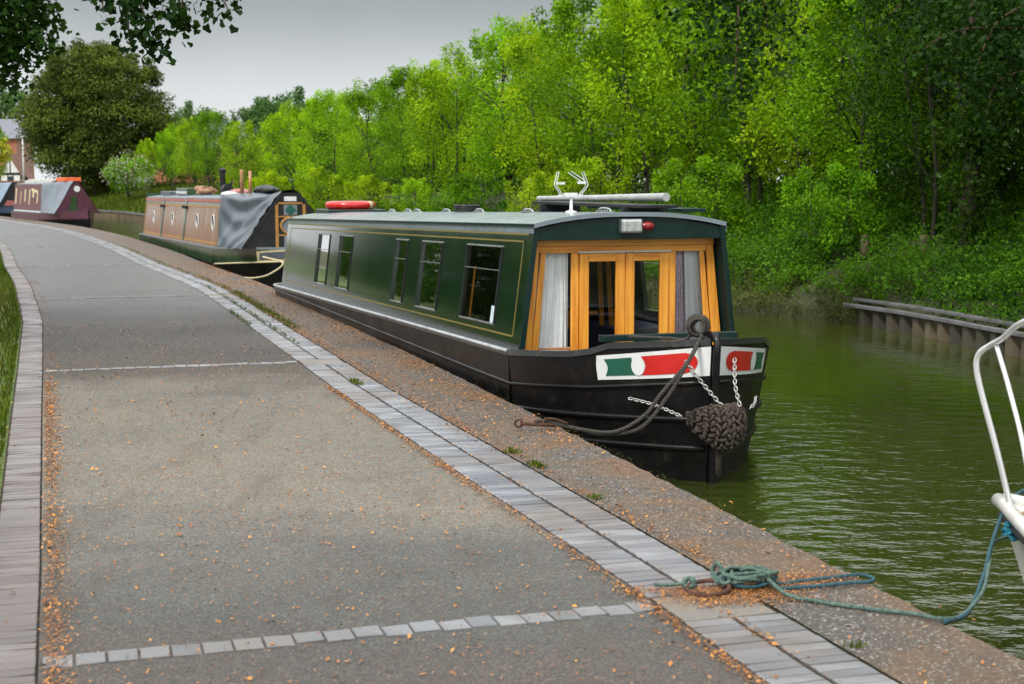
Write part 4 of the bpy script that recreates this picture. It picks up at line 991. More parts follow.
tag(on2(mb).build('log_pile', 'logm', smooth='auto'), 'heap of pinkish cut logs on the middle of the brown boat roof', 'logs', kind='stuff')
def boxx(x0, x1, y0, y1, z0, h, mat, name, label, cat):
    tag(on2(MB().box(x0, x1, y0, y1, z0, z0+h)).build(name, mat, bevel=.015), label, cat)
boxx(-9.6, -7.4, -.5, .1, z2(8.5, .4), .20, 'b2green', 'roof_box', 'dark green box with white edge on the brown boat roof', 'box')
boxx(-9.5, -7.5, -.52, -.505, z2(8.5, .5)+.06, .06, 'white', 'board', 'white board leaning on the dark green roof box', 'board')
boxx(-12.6, -10.6, -.55, .0, z2(11.5, .45), .12, 'tarp', 'folded_sheet', 'low dark bundle at the rear of the brown boat roof', 'bundle')
boxx(-1.7, -.9, -.5, .2, z2(1.3, .4), .09, 'tarp2', 'grey_sack', 'flat grey sack beside the upright posts on the brown roof', 'sack')
def blob(name, mat, c, sx_, sy_, sz_, label, cat, W_=W2, seed=1):
    rr_ = random.Random(seed); ph_ = [rr_.uniform(0, 6) for _ in range(6)]; rows = []
    for i in range(17):
        th = math.pi*i/16; rows.append([(c[0]+sx_*math.sin(th)*math.cos(p)*(1+.12*math.sin(3*p+ph_[0])+.08*math.sin(5*p+4*th+ph_[1])), c[1]+sy_*math.sin(th)*math.sin(p)*(1+.1*math.sin(4*p+ph_[2])), c[2]+sz_*math.cos(th)*(1+.12*math.sin(4*p+2*th+ph_[3]))) for p in np.linspace(0, 2*math.pi, 25)])
    mb = MB().grid(rows); mb.v = [tuple(W_ @ Vector(p)) for p in mb.v]; return tag(mb.build(name, mat, smooth=True), label, cat)
blob('folded_cover', 'b2red', (-.7, -.3, 1.42), .4, .25, .08, 'red and white folded cloth on the tarpaulin behind the posts', 'cloth', seed=2)
blob('folded_cover', 'curtain', (-.75, -.48, 1.39), .5, .22, .06, 'pale folded cloth under the red cloth on the tarpaulin', 'cloth', seed=5)
blob('black_bundle', 'darkm', (-.3, .2, 1.47), .62, .25, .11, 'black rolled bundle lying on the tarpaulin ridge', 'bundle', seed=3)
# white rope from its bow to the quay
mb = MB(); rope_strands(mb, [W2 @ Vector((4.0, -.72, .25)), wp(283, 263, 27.0), wp(270, 274, 26.4), wp(255, 278, 26.0), wp(243, 277.5, 25.9), wp(232, 276.5, 25.8)], .018, .12, step=.03)
tag(mb.build('mooring_rope', 'cream', smooth=True), 'pale mooring rope hanging from the brown boat bow to the quay', 'rope')

# ================================================================== third and fourth boats
def far_boat(loc, ang, Lb, Ls, XCx, CLx, z0, z1, zapex, hullm, cabm, clothm, boardm, label):
    A = math.atan2(-math.cos(R(ang)), math.sin(R(ang)))
    b = empty('narrowboat', loc, A, label=label, cat='narrowboat', group='boats moored along the quay')
    h = Hull(Lb, Ls, lambda x: z0+(.05*x if x > 0 else 0), hw=1.03); h.build(b, hullm, bowdeck=.76, gmat=hullm)
    for sd in (-1, 1):
        MB().grid([[h.pt(t, z, sd, True, .008) for z in (-.6, -.3, -.1, .02+.12*t)] for t in np.linspace(0, 1, 20)]).build('lower_hull', 'black', b, smooth=True)
    for sd in (-1, 1):
        MB().prism([(0, sd*.94, z0), (-CLx, sd*.94, z0), (-CLx, sd*.82, z1), (0, sd*.82, z1)], (0, -sd*.03, 0)).build('cabin_side', cabm, b)
    MB().grid([[(-L, y*.83, z1+.06*(1-abs(y)**2.2)) for y in np.linspace(-1, 1, 9)] for L in (0, CLx)]).build('roof', clothm, b, smooth=True)
    MB().prism([(-CLx, -.93, z0), (-CLx, .93, z0), (-CLx, .82, z1), (-CLx, -.82, z1)], (.03, 0, 0)).build('bulkhead', cabm, b)
    cbd = MB().prism([(XCx, -.92, z0+.08), (XCx, .92, z0+.08), (XCx, .1, zapex), (XCx, -.1, zapex)], (.03, 0, 0)).build('cratch_board', boardm, b)
    rows = []
    for u in np.linspace(0, 1, 12):
        wt = .82*(1-u)+.12*u; zt_ = (z1+.06)*(1-u)+(zapex+.03)*u; r_ = []
        for s_ in np.linspace(-1, 1, 31):
            q = abs(s_); sg = -1 if s_ < 0 else 1
            if q < .35: r_.append(((XCx+.05)*u, sg*wt*q/.35, zt_))
            else:
                k = (q-.35)/.65; r_.append(((XCx+.05)*u, sg*(wt+(.96-wt)*k-.05*math.sin(math.pi*u)*math.sin(math.pi*k)+.02*math.sin(14*u+5*k)), zt_*(1-k)+(z0+.06)*k))
        rows.append(r_)
    MB().grid(rows).build('canvas_cover', clothm, b, smooth=True)
    return b, cbd, Matrix.Translation(loc) @ Matrix.Rotation(A, 4, 'Z')
b3, cb3, W3 = far_boat((-19.6, 63.5, 0), 31, 4.3, 6.2, 2.4, 5.3, .27, 1.55, 1.66, 'maroon', 'maroon2', 'tarp2', 'maroon', 'maroon narrowboat with pale canvas sides and pointed front, third from the camera')
MB().prism([(2.44, .13*math.cos(a)+.02, 1.36+.13*math.sin(a)) for a in np.linspace(0, 2*math.pi, 16, endpoint=False)], (.01, 0, 0)).build('round_badge', 'white', cb3)
MB().prism([(2.44, -.38, .36), (2.44, .0, .36), (2.44, .0, 1.05), (2.44, -.2, 1.05)], (.01, 0, 0)).build('front_door', 'b2green', cb3)
def cs3(L, v): return Vector((-L, -(.94-.12*v)-.008, .27+1.28*v))
mb = MB()
for L, v0, v1, w_ in ((.75, .35, .78, .16), (1.55, .55, .82, .3), (2.25, .3, .82, .18), (3.1, .4, .82, .2), (3.95, .3, .75, .1), (4.9, .3, .85, .22)): mb.bar(cs3(L, v0), cs3(L, v1), w_, .012, (0, -1, .1))
mb.bar(cs3(.75, .74), cs3(1.9, .82), .12, .012, (0, -1, .1))
mb.build('painted_letters', 'cream', b3)
MB().bar(cs3(.05, .07), cs3(5.2, .07), .06, .01, (0, -1, .1)).build('pale_line', 'decal', b3)
m_ = MB().box(.5, 1.9, -.35, .35, 1.66, 1.84); m_.v = [tuple(W3 @ Vector(p)) for p in m_.v]
tag(m_.build('roof_box', 'orange', bevel=.03), 'orange box lying on the roof of the maroon boat', 'box')
m_ = MB()
for k in range(7): m_.box(-4.8+k*.62, -4.8+k*.62+.45, -.5, -.5+.25+.05*(k % 3), 1.58, 1.72+.05*(k % 2))
m_.v = [tuple(W3 @ Vector(p)) for p in m_.v]
tag(m_.build('planter_box', 'grp', bevel=.03), 'row of pale planters along the maroon boat roof', 'planter')
b4, cb4, W4 = far_boat((-26.6, 75.9, 0), 36, 4.1, 12, 2.2, 10.5, .25, 1.5, 1.6, 'blueb', 'blueb', 'steelb', 'darkm', 'blue narrowboat with steel blue canvas at the left edge, farthest along the quay')
MB().prism([(2.24, -.55, .45), (2.24, .3, .45), (2.24, .2, .72), (2.24, -.4, .72)], (.01, 0, 0)).build('red_panel', 'b2red', cb4)

# ================================================================== white cruiser at the right edge
ca = R(17); A5 = math.atan2(math.cos(ca), -math.sin(ca))     # bow points away from the camera
cr_ = empty('cabin_cruiser', (2.39, 6.95, 0), A5, label='white fibreglass cruiser bow with steel pulpit rail at the right edge', cat='boat')
ct = [0, .02, .05, .1, .17, .26, .38, .52, .68, .85, 1]; LC = 5.6
def hullc(t, k, sd):       # k 0 keel .. 1 gunwale ; x runs aft
    zg = .10-.10*t; z = -.75+(zg+.75)*k
    y = (1.12*(1-(1-min(1, t*1.5))**1.5)**.95)*(.52+.48*k**.8)
    x = -LC*t - .55*(1-k)*(1-t)
    return Vector((x, sd*max(y, .02), z))
ks = [0, .25, .40, .5, .7, .86, 1]
mb = MB()
for sd in (-1, 1): mb.grid([[hullc(t, k, sd) for k in ks] for t in ct])
mb.add([hullc(1, 0, -1), hullc(1, 1, -1), hullc(1, 1, 1), hullc(1, 0, 1)], [(0, 1, 2, 3)])
mb.build('hull', 'grp', cr_, smooth='auto')
mb = MB()
for sd in (-1, 1): mb.grid([[hullc(t, k, sd)+Vector((.004, sd*.006, 0)) for k in (.0, .2, .34)] for t in ct])
mb.build('antifouling', 'navyp', cr_, smooth=True)
for sd in (-1, 1): MB().tube([hullc(t, .93, sd)+Vector((.01, sd*.01, 0)) for t in ct], .014, 8).build('rubbing_strip', 'rub', cr_, smooth=True)
for sd in (-1, 1): MB().tube([hullc(t, 1, sd)+Vector((.0, 0, .01)) for t in ct], .035, 10).build('toe_rail', 'grp', cr_, smooth=True)
rows = [[hullc(t, 1, -1)+Vector((0, 0, .0)), hullc(t, 1, -1)*.5+hullc(t, 1, 1)*.5+Vector((0, 0, .05*min(1, t*8))), hullc(t, 1, 1)] for t in ct]
MB().grid(rows).build('deck', 'grp', cr_, smooth=True)
MB().prism([(-1.9, -.75, .05), (-1.9, .75, .05), (-2.5, .68, .62), (-2.5, -.68, .62)], (-.05, 0, 0)).prism([(-2.45, -.75, .0), (-2.45, .75, .0), (-2.45, .66, .62), (-2.45, -.66, .62)], (-1.7, 0, 0)).build('cabin', 'grp', cr_, bevel=.03)
MB().box(-.5, -.28, -.12, .12, .07, .12).build('timber_pad', 'ply', cr_, bevel=.01)
Wc = Matrix.Translation(cr_.location) @ Matrix.Rotation(A5, 4, 'Z'); Wci = Wc.inverted()
lp = lambda px, py, Y: Wci @ wp(px, py, Y)
base = lp(1016, 531, 6.75); 
pl = [base, lp(998, 455, 6.77), lp(982, 395, 6.79), lp(976.5, 368, 6.8), lp(979, 354, 6.78), lp(990, 345.5, 6.72), lp(1003, 338, 6.6), lp(1024, 322, 6.35), lp(1075, 312, 5.9), lp(1200, 330, 5.2)]
pr_ = MB().tube(cat_rom(pl, 7), .0145, 10).build('pulpit_rail', 'chrome', cr_, smooth=True)
MB().tube(cat_rom([lp(996, 344, 6.68), lp(1010, 392, 6.5), lp(1024, 450, 6.35), lp(1040, 548, 6.2)], 5), .0115, 10).build('stanchion', 'chrome', pr_, smooth=True)
MB().tube(cat_rom([lp(1075, 312, 5.9), lp(1080, 450, 5.9), lp(1085, 590, 5.9)], 5), .0115, 10).build('stanchion', 'chrome', pr_, smooth=True)
MB().lathe([(.035, 0), (.035, .006), (.016, .012)], 14, base+Vector((0, 0, -.01))).build('foot_plate', 'chrome', pr_, smooth=True)

# ropes in the foreground and rusty ring
ring_c = Vector((.79, 5.70, .022))
mb = MB().tube([ring_c+Vector((.085*math.cos(a), .07*math.sin(a), .012*math.sin(a*1+.6)+.002)) for a in np.linspace(0, 6.283, 28, endpoint=False)], .0095, 8, True)
mb.tube([ring_c+Vector((-.045, -.058, .0)), ring_c+Vector((-.05, -.05, -.03))], .012, 8)
tag(mb.build('mooring_ring', 'rust', smooth=True), 'rusty iron mooring ring on the quay beside the teal rope coil', 'mooring ring')
mb = MB(); rk = random.Random(21); cc_ = Vector((.955, 5.79, .02))
for k in range(10):
    rx = rk.uniform(.06, .125); ry = rk.uniform(.04, .07); o_ = Vector((rk.uniform(-.02, .03), rk.uniform(-.015, .015), .0)); ph = rk.uniform(0, 6)
    P = [cc_+o_+Vector((rx*math.cos(a)+.01*math.sin(2*a+ph), ry*math.sin(a), .006*k*.75+.010*math.sin(a*2+ph)+.006)) for a in np.linspace(0, 6.283, 11)]
    rope_strands(mb, P, .0078, .04)
    if k == 3:
        tag(mb.build('rope_coil', 'blue', smooth=True), 'dark blue turns of rope inside the teal coil on the quay', 'rope'); mb = MB()
P = [cc_+Vector((-.02, .02, .05)), cc_+Vector((.05, .01, .05)), gp(786, 594, .02), gp(815, 601), gp(870, 609), gp(915, 614), gp(944, 619), wp(964, 614, 5.62), wp(983, 591, 5.9), wp(989, 565, 6.2), wp(992, 545, 6.5), wp(1006, 537, 6.65), wp(1016, 540, 6.7)]
rope_strands(mb, P, .0088, .045)
for k in range(3):                        # knots on the ring
    c = ring_c+Vector((-.075+.01*k, .035+.012*k, .0)); 
    if k == 2: c = ring_c+Vector((.07, .02, .02))
    rope_strands(mb, [c+Vector((.020*math.cos(a), .014*math.sin(a), .012+.014*math.sin(a))) for a in np.linspace(0, 6.283, 8)], .009, .045)
rope_strands(mb, [cc_+Vector((-.08, 0, .02)), cc_+Vector((-.11, .03, .075)), cc_+Vector((-.13, .04, .03)), ring_c+Vector((.06, .02, .02))], .010, .045)
rope_strands(mb, [ring_c+Vector((-.09, .03, .012)), ring_c+Vector((-.16, .02, .008)), ring_c+Vector((-.22, .03, .008))], .008, .045)
tag(mb.build('rope_coil', 'teal', smooth=True), 'pale teal mooring rope coiled on the quay and running up to the white cruiser', 'rope')
mb = MB()
rope_strands(mb, [cc_+Vector((.07, .0, .04))]+[gp(x_, y_, .012) for x_, y_ in ((778, 584), (800, 581), (840, 576.5), (858, 574.5), (868, 576), (874, 579), (868, 582), (850, 583), (820, 586), (790, 588), (775, 589))], .0085, .04)
rope_strands(mb, [gp(945, 622), wp(968, 612, 5.66), wp(984, 575, 6.1), wp(990, 550, 6.35), wp(1000, 520, 6.7), wp(1010, 500, 6.9), wp(1024, 490, 7.0)], .0095, .045)
tag(mb.build('mooring_rope', 'blue', smooth=True), 'dark blue twisted rope lying beside the teal rope along the quay edge', 'rope')
mb = MB(); kc = wp(1013, 531, 6.68)
mkn = paint('bright_blue_rope', (.03, .26, .38), .9, .4, 60, bmp=.8); M['bblue'] = mkn
for k in range(9): rope_strands(mb, [kc+Vector((rk.uniform(-.01, .01)+.035*math.cos(a), rk.uniform(-.02, .02)+.02*math.sin(a), .03*math.sin(a+k)+rk.uniform(-.015, .015))) for a in np.linspace(0, 6, 8)], .008, .04)
tag(mb.build('rope_knot', 'bblue', smooth=True), 'bright blue rope knot at the foot of the cruiser rail', 'rope')

# ================================================================== sheet piling on the far bank
i0, i1 = Fi(10), Fi(21.6)
sp_ = empty('sheet_piling', (*FB[i1], -.45), 0, label='rusty corrugated sheet piling with grey capping rails on the far bank at right', cat='retaining wall')
def relp(v): return Vector(v)-sp_.location
rows = []
for i in range(i0, i1+1): p = FB[i]-FN[i]*.0; rows.append([relp((p[0], p[1], -1.0)), relp((p[0], p[1], -.20))])
MB().grid(rows).build('back_sheet', 'earth', sp_)
mb = MB(); a_ = float(i0)
def fbp(u, o, z): k = int(u); f = u-k; p = FB[k]*(1-f)+FB[min(k+1, len(FB)-1)]*f+FN[k]*o; return relp((p[0], p[1], z))
while a_+3.4 < i1:
    mb.add([fbp(a_, -.01, -1), fbp(a_+.45, -.13, -1), fbp(a_+1.75, -.13, -1), fbp(a_+2.2, -.01, -1), fbp(a_, -.01, -.19), fbp(a_+.45, -.13, -.19), fbp(a_+1.75, -.13, -.19), fbp(a_+2.2, -.01, -.19)], [(0, 1, 5, 4), (1, 2, 6, 5), (2, 3, 7, 6), (4, 5, 6, 7)])
    mb.add([fbp(a_+2.2, -.012, -1), fbp(a_+3.4, -.012, -1), fbp(a_+3.4, -.012, -.19), fbp(a_+2.2, -.012, -.19)], [(0, 1, 2, 3)])
    a_ += 3.4
mb.build('corrugated_sheet', 'ribs', sp_)
for z_, o_, h_ in ((-.165, -.12, .05), (-.09, .06, .045)):
    mb = MB(); ii = list(range(i0, i1, 12))+[i1]
    for a, b in zip(ii[:-1], ii[1:]):
        pa, pb = FB[a]+FN[a]*o_, FB[b]+FN[b]*o_; mb.bar(relp((*pa, z_)), relp((*pb, z_)), .10, h_)
    mb.build('capping_rail', 'rail', sp_, bevel=.008)
i2, i3 = Fi(66), Fi(100)
s2 = empty('sheet_piling', (*FB[i2], -.45), 0, label='low grey piled edge of the grassy bank in the distance beyond the brown boat', cat='retaining wall')
rows = []; acc = 0
for i in range(i2, i3):
    p = FB[i]+FN[i]*(-.12+(.05 if (i//3) % 2 else 0)); rows.append([Vector((p[0], p[1], -1))-s2.location, Vector((p[0], p[1], -.12))-s2.location])
MB().grid(rows).build('corrugated_sheet', 'pile', s2)
mb = MB()
for a in range(i2, i3-10, 10): mb.bar(Vector((*(FB[a]-FN[a]*.05), -.09))-s2.location, Vector((*(FB[a+10]-FN[a+10]*.05), -.09))-s2.location, .2, .07)
mb.build('capping_rail', 'rail', s2)

# ================================================================== trees
def tree_meshes(seed, h, cr, cb, nclump, per, size, leafmat_, barkm='barkg', stems=1, up=.5, droop=0., spiky=.5, zs=1.0, rcl=(.34, .6), limbs=16, tr=.07, lean=0, blossom=None):
    """origin at the foot; h total height, cr crown radius, cb crown base height"""
    rng = np.random.default_rng(seed); rd_ = random.Random(seed)
    root = bpy.data.objects.new('tree', None)
    cs = []
    H_ = h-cb
    while len(cs) < nclump:
        p = rng.uniform(-1, 1, 3); q = np.linalg.norm(p)
        if q > 1 or q < rng.random()*.85: continue
        prof = 1.0 if p[2] < .2 else (1-.25*p[2])
        cs.append((p[0]*cr*prof, p[1]*cr*prof, cb+H_*.5+p[2]*H_*.46))
    for k in range(int(nclump*.14*spiky*2)):       # upright leaders on the skyline
        a = rng.random()*6.28; r = cr*rng.random()**.5*.85; z0 = cb+H_*(.5+.42*math.sqrt(max(0, 1-(r/cr)**2)))
        L = rng.uniform(.3, .9)*h/6
        for j in range(3): cs.append((r*math.cos(a)+rng.normal()*.05, r*math.sin(a)+rng.normal()*.05, z0+L*j/2.6))
    cs = np.array(cs); rs = rng.uniform(*rcl, len(cs)); k0 = nclump
    rs[k0:] *= .5
    tone = np.clip(rng.normal(.36, .3, len(cs)), 0, .9)
    V, F, T = clump_leaves(rng, cs, rs, per, size, up, droop, zs=zs, tone_c=tone)
    crown = np_mesh('crown', V, F, leafmat_, T)
    if blossom:
        sel = cs[rng.random(len(cs)) < .7]; V, F, T = clump_leaves(rng, sel, np.full(len(sel), rcl[1]*1.05), 26, size*.9, 1.0, 0., shell=.95)
        bl = np_mesh('blossom', V, F, blossom, T)
    mb = MB()
    for s in range(stems):
        a = rd_.random()*6.28; r0 = .0 if stems == 1 else .25; sp = cr*(.12 if stems == 1 else .45)
        p0 = Vector((r0*math.cos(a), r0*math.sin(a), -.3)); p3 = Vector((sp*math.cos(a), sp*math.sin(a), h*.86)); p1 = p0.lerp(p3, .33)+Vector((rd_.uniform(-.12, .12), rd_.uniform(-.12, .12), 0))*h/6; p2 = p0.lerp(p3, .66)+Vector((rd_.uniform(-.15, .15), rd_.uniform(-.15, .15), 0))*h/6
        P = cat_rom([p0, p1, p2, p3], 4); k = len(P); t0 = tr*(1 if stems == 1 else .62)
        mb.tube(P, [t0*(1-.85*i/(k-1))+.006 for i in range(k)], 7)
        for j in range(limbs//stems):
            c = Vector(cs[rd_.randrange(nclump)]); f = min(.95, max(.25, (c.z-.6*cr*rd_.random())/(h*.9))); b = Vector(P[int(f*(k-1))])
            if b.z > c.z: b = Vector(P[int(f*.6*(k-1))])
            m_ = b.lerp(c, .5)+Vector((0, 0, .12*cr)); mb.tube(cat_rom([b, m_, c], 3), [t0*.42, t0*.38, t0*.33, t0*.28, t0*.2, t0*.15, t0*.08], 5)
    trunk = mb.build('trunk', barkm, smooth=True)
    parts = [trunk, crown] + ([bl] if blossom else [])
    return parts
protos = {}
def tree(key, x, y, z, sc, label, cat='tree', group=None, name='tree', rot=None, szx=1.0):
    root = bpy.data.objects.new(name, None); C.objects.link(root); root.location = (x, y, z); root.rotation_euler = (0, 0, rot if rot is not None else random.random()*6.28); root.scale = (sc*szx, sc*szx, sc)
    tag(root, label, cat, group)
    parts, used = protos[key]
    for p in parts:
        c = p if not used else p.copy()
        if used: C.objects.link(c)
        c.parent = root
    protos[key] = (parts, True); return root
def proto(key, *a, **k): protos[key] = (tree_meshes(*a, **k), False)
proto('ya', 11, 6, 1.7, .7, 130, 95, .095, 'l_young', stems=3, limbs=24)
proto('yb', 12, 6, 1.5, 1.0, 115, 95, .09, 'l_young', stems=1, limbs=20, spiky=.8)
proto('yc', 13, 6, 1.9, .8, 125, 95, .10, 'l_mid', stems=4, limbs=24)
proto('yd', 14, 6, 1.6, .5, 115, 95, .095, 'l_lime', stems=2, limbs=20)
proto('ye', 15, 6, 1.8, .8, 120, 95, .09, 'l_mid', stems=2, limbs=22, spiky=.8)
proto('bush', 16, 2, 1.1, .1, 55, 90, .075, 'l_lime', stems=4, limbs=16, rcl=(.2, .36), tr=.03)
proto('bushd', 17, 2, 1.2, .1, 55, 90, .085, 'l_mid', stems=4, limbs=16, rcl=(.22, .4), tr=.03)
proto('dk', 18, 9, 3.2, 1.3, 230, 105, .11, 'l_deep', stems=2, limbs=34, rcl=(.45, .8), tr=.16, spiky=.2)
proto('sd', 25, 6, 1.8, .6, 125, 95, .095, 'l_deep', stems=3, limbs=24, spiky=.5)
proto('haw', 19, 5, 1.9, .8, 110, 95, .085, 'l_dark', stems=3, limbs=20, blossom='blossom', spiky=.2)
proto('yew', 20, 11.2, 5.2, .2, 820, 130, .21, 'l_yew', stems=1, limbs=20, rcl=(.8, 1.5), up=1.4, droop=.3, zs=.5, tr=.5, spiky=.1)
proto('far', 21, 8, 3.2, 1.0, 120, 60, .26, 'l_far', stems=1, rcl=(.6, 1.1), tr=.2, spiky=.3)
proto('rho', 22, 3, 1.9, .1, 70, 70, .14, 'l_mid', stems=4, rcl=(.35, .6), tr=.06, blossom='rhodo', spiky=0)
def onbank(y, o): i = Fi(y); p = FB[i]+FN[i]*o; return p[0], p[1], bank_z(o)-.05
# front row, one by one along the far bank (left to right in the photograph)
front_row = [
 ('yd', 67, 2.5, 4.0, 'rounded lime green tree on the far bank behind the brown boat stern'),
 ('ya', 61, 3.0, 4.3, 'bright green tree rising directly above the brown boat chimney'),
 ('yd', 56, 3.2, 4.6, 'pale lime tree on the far bank above the two upright roof posts'),
 ('yb', 51, 3.4, 4.6, 'young green tree standing over the grey tarpaulin of the brown boat'),
 ('yc', 47, 3.6, 4.8, 'dense mid green tree just left of the red life ring'),
 ('ya', 43.5, 3.4, 5.0, 'slender tree with open stems behind the red life ring'),
 ('yb', 40.5, 3.8, 5.5, 'thin stemmed tree behind the rear half of the green cabin roof'),
 ('yd', 37.8, 3.9, 5.4, 'bright green tree behind the middle of the green cabin roof'),
 ('ye', 35.2, 4.0, 5.9, 'tall spiky tree behind the forward windows of the green cabin'),
 ('ya', 33, 4.2, 5.9, 'tree with several bare lower stems left of the white aerial'),
 ('yb', 31, 4.0, 6.0, 'narrow green tree directly behind the white aerial'),
 ('yc', 29, 4.3, 6.2, 'bushy tree behind the grey pole on the green roof'),
 ('yd', 27, 4.2, 5.5, 'bright lime tree above the headlamp of the green boat'),
 ('ye', 25.2, 4.0, 4.9, 'tree hanging low over the bank right of the green cabin'),
 ('yc', 23.5, 4.6, 4.3, 'dark green bushy tree on the slope right of the green boat'),
]
for k, (key, y, o, h, lab) in enumerate(front_row):
    x, yy, z = onbank(y, o); tree(key, x, yy, z, (h)/6, lab, group='young trees lining the far bank', szx=1.12)
hl = {0: 'small bright tree in the back rows of the wood, left part of the far bank', 1: 'slim tree in the back rows of the wood, middle of the far bank', 2: 'taller tree in the back rows of the wood, right part of the far bank'}
rb = random.Random(77)
for row, (o, dy) in enumerate(((6.8, 3.1), (9.8, 3.4), (13.5, 4.2))):
    y = 17.5+row*1.2
    while y < 74:
        x, yy, z = onbank(y, o+rb.uniform(-.8, .8)); 
        sky_h = float(np.interp(y, [18, 22, 26, 29, 31, 34, 38, 43, 50, 60, 75], [4.6, 4.1, 4.5, 5.3, 5.8, 5.9, 5.5, 5.1, 4.6, 4.3, 4.1]))*rb.uniform(.88, 1.06)*(1-.02*row)
        px = x/yy
        if row == 2 and y > 55: y += dy; continue
        zone = 0 if y > 46 else (1 if y > 29 else 2)
        tree(rb.choice((['ya', 'yc', 'sd', 'yd', 'ye'] if row == 0 else ['yc', 'ye', 'sd', 'ye']) if y > 30 else (['yc', 'ye', 'yb', 'yc'] if y > 25 else ['sd', 'yc', 'sd'])), x, yy, z, sky_h/6*.92, hl[zone], group='back rows of the wood ' + ['left', 'middle', 'right'][zone], szx=1.1)  # darker leaf kinds at back and right paint in the wood's shade
        y += dy*rb.uniform(.85, 1.2)
# big dark trees right
for key, x, y, h, lab in [('dk', 9.3, 23.8, 6.2, 'large dark tree with a leaning ivy clad trunk at the right'), ('dk', 12.6, 22.0, 7.0, 'large dark tree at the right edge behind the hawthorn'),
                          ('dk', 9.0, 29.5, 6.0, 'tall dark tree behind the leaning trunk, reaching the top of the picture'), ('dk', 13.0, 29, 7.2, 'tall shaded tree deep in the wood at the far right'), ('sd', 7.2, 24.6, 5.2, 'mid green tree between the dark trees and the lime trees'), ('sd', 11.0, 19.8, 5.4, 'shaded bushy tree over the sheet piling at right')]:
    tree(key, x, y, .6, h/(9 if key == 'dk' else 6), lab, szx=1.0)
tree('haw', 9.3, 19.6, .35, 1.0, 'hawthorn with white blossom near the right edge of the far bank')
for k, (x, y, h) in enumerate([(17, 17, 13), (15.5, 10, 12), (18, 25, 13), (14.5, 32, 9.5), (18, 3, 12)]):  # tall trees added at the right, largely unseen, to block sky light
    tree('dk', x, y, .8, h/9, ['tall tree added to shade the far bank, out of shot right', 'tall tree added for shade opposite the cruiser, out of shot', 'tall tree added for shade behind the right edge of the wood', 'tall tree added for shade deep behind the ivy trunk', 'tall tree added for shade beside the camera on the far bank'][k])
# leaning ivy trunk, visible under the canopy
mb = MB().tube(cat_rom([(7.15, 22.6, .1), (7.1, 22.7, 1.3), (7.2, 22.8, 2.3), (7.0, 22.9, 3.4), (7.5, 23.1, 5.5)], 6), [.17-.004*i for i in range(25)], 10)
dt = empty('leaning_tree', (7.15, 22.6, .1), 0, label='dark forked trunk wrapped in ivy on the slope above the piling', cat='tree')
rel(mb, dt).build('trunk', 'bark', dt, smooth=True)
rng = np.random.default_rng(31)
cs = np.array([[rng.normal(0, .12), rng.normal(0, .12), rng.uniform(0, 3.6)] for _ in range(60)]+[[rng.normal(0, 1.3), rng.normal(0, 1.2), rng.uniform(3.4, 6.0)] for _ in range(110)])
V, F, T = clump_leaves(rng, cs, rng.uniform(.2, .5, len(cs)), 80, .09); np_mesh('crown', V, F, 'l_deep', T, dt)
for k, (px, yb, hh) in enumerate([(866, 21.9, .75), (925, 21.2, .55)]):
    s_ = wp(px, 238, yb+2); i = MB().tube([(s_.x, s_.y, .4), (s_.x-.03, s_.y, s_.z+.05)], [.10, .055], 8)
    tag(i.build('tree_stump', 'stump', smooth=True), ['pale broken stump among the plants on the far slope', 'second shorter stump near the leaning trunk'][k], 'stump')
# bushes at the water side
for key, y, o, s, lab in [('bush', 31.5, 1.6, .95, 'bright lime shrub on the bank directly left of the aerial'), ('bush', 34.3, 1.7, .8, 'small lime shrub on the bank behind the green roof'), ('bush', 52, 1.6, .95, 'small yellow green shrub above the tarpaulin ridge'), ('bush', 46.5, 1.6, .8, 'low shrub between the two nearest boats on the far bank'),
                          ('bushd', 23.6, 1.9, .8, 'rounded shrub right of the green cabin on the far bank'), ('bushd', 27.5, 1.8, .9, 'leafy shrub hidden partly by the headlamp end of the green boat'), ('bush', 59, 1.6, .9, 'low lime shrub behind the brown boat roof'), ('bushd', 38.5, 1.7, .8, 'mid green shrub behind the green boat roof centre'), ('bush', 42, 1.6, .75, 'small lime shrub right of the red life ring')]:
    x, yy, z = onbank(y, o); tree(key, x, yy, z, s, lab, 'shrub', 'shrubs along the far bank', 'shrub')
# distance
tree('yew', -28.0, 99, .6, .94, 'huge dark rounded yew towering behind the maroon boat', name='yew_tree', szx=1.0)
tree('rho', -23.3, 89, 1.0, .78, 'shrub with pale pink blossom on the grassy bank beside the yew', 'shrub', name='flowering_shrub')
for k, (px, y, s, key, lab) in enumerate([(196, 135, .92, 'far', 'blue green tree just right of the yew'), (232, 220, 1.15, 'far', 'faint distant tree behind the slate roof'), (172, 150, .7, 'far', 'dark tree touching the right side of the yew'), (288, 105, .85, 'far', 'olive tree rising above the hedge left of centre'),
                                  (262, 110, .75, 'far', 'olive tree beside the distant slate roof'), (-2, 105, .72, 'yd', 'bright green pointed tree at the far left edge'), (8, 160, 1.35, 'far', 'blue green tree behind the brick house'), (150, 92, .5, 'yd', 'low lime tree behind the grassy bank'), (175, 90, .62, 'ya', 'bright tree at the end of the grassy bank'), (195, 86, .68, 'yd', 'lime tree left of the brown boat chimney'), (215, 84, .72, 'yc', 'green tree over the brown boat roof boxes'),(320, 95, .9, 'ya', 'tree on the skyline left of centre'), (340, 80, .85, 'yb', 'spiky tree on the skyline over the life ring')]):
    tree(key, (px-512)/1450*y, y, 1.3, s, lab)
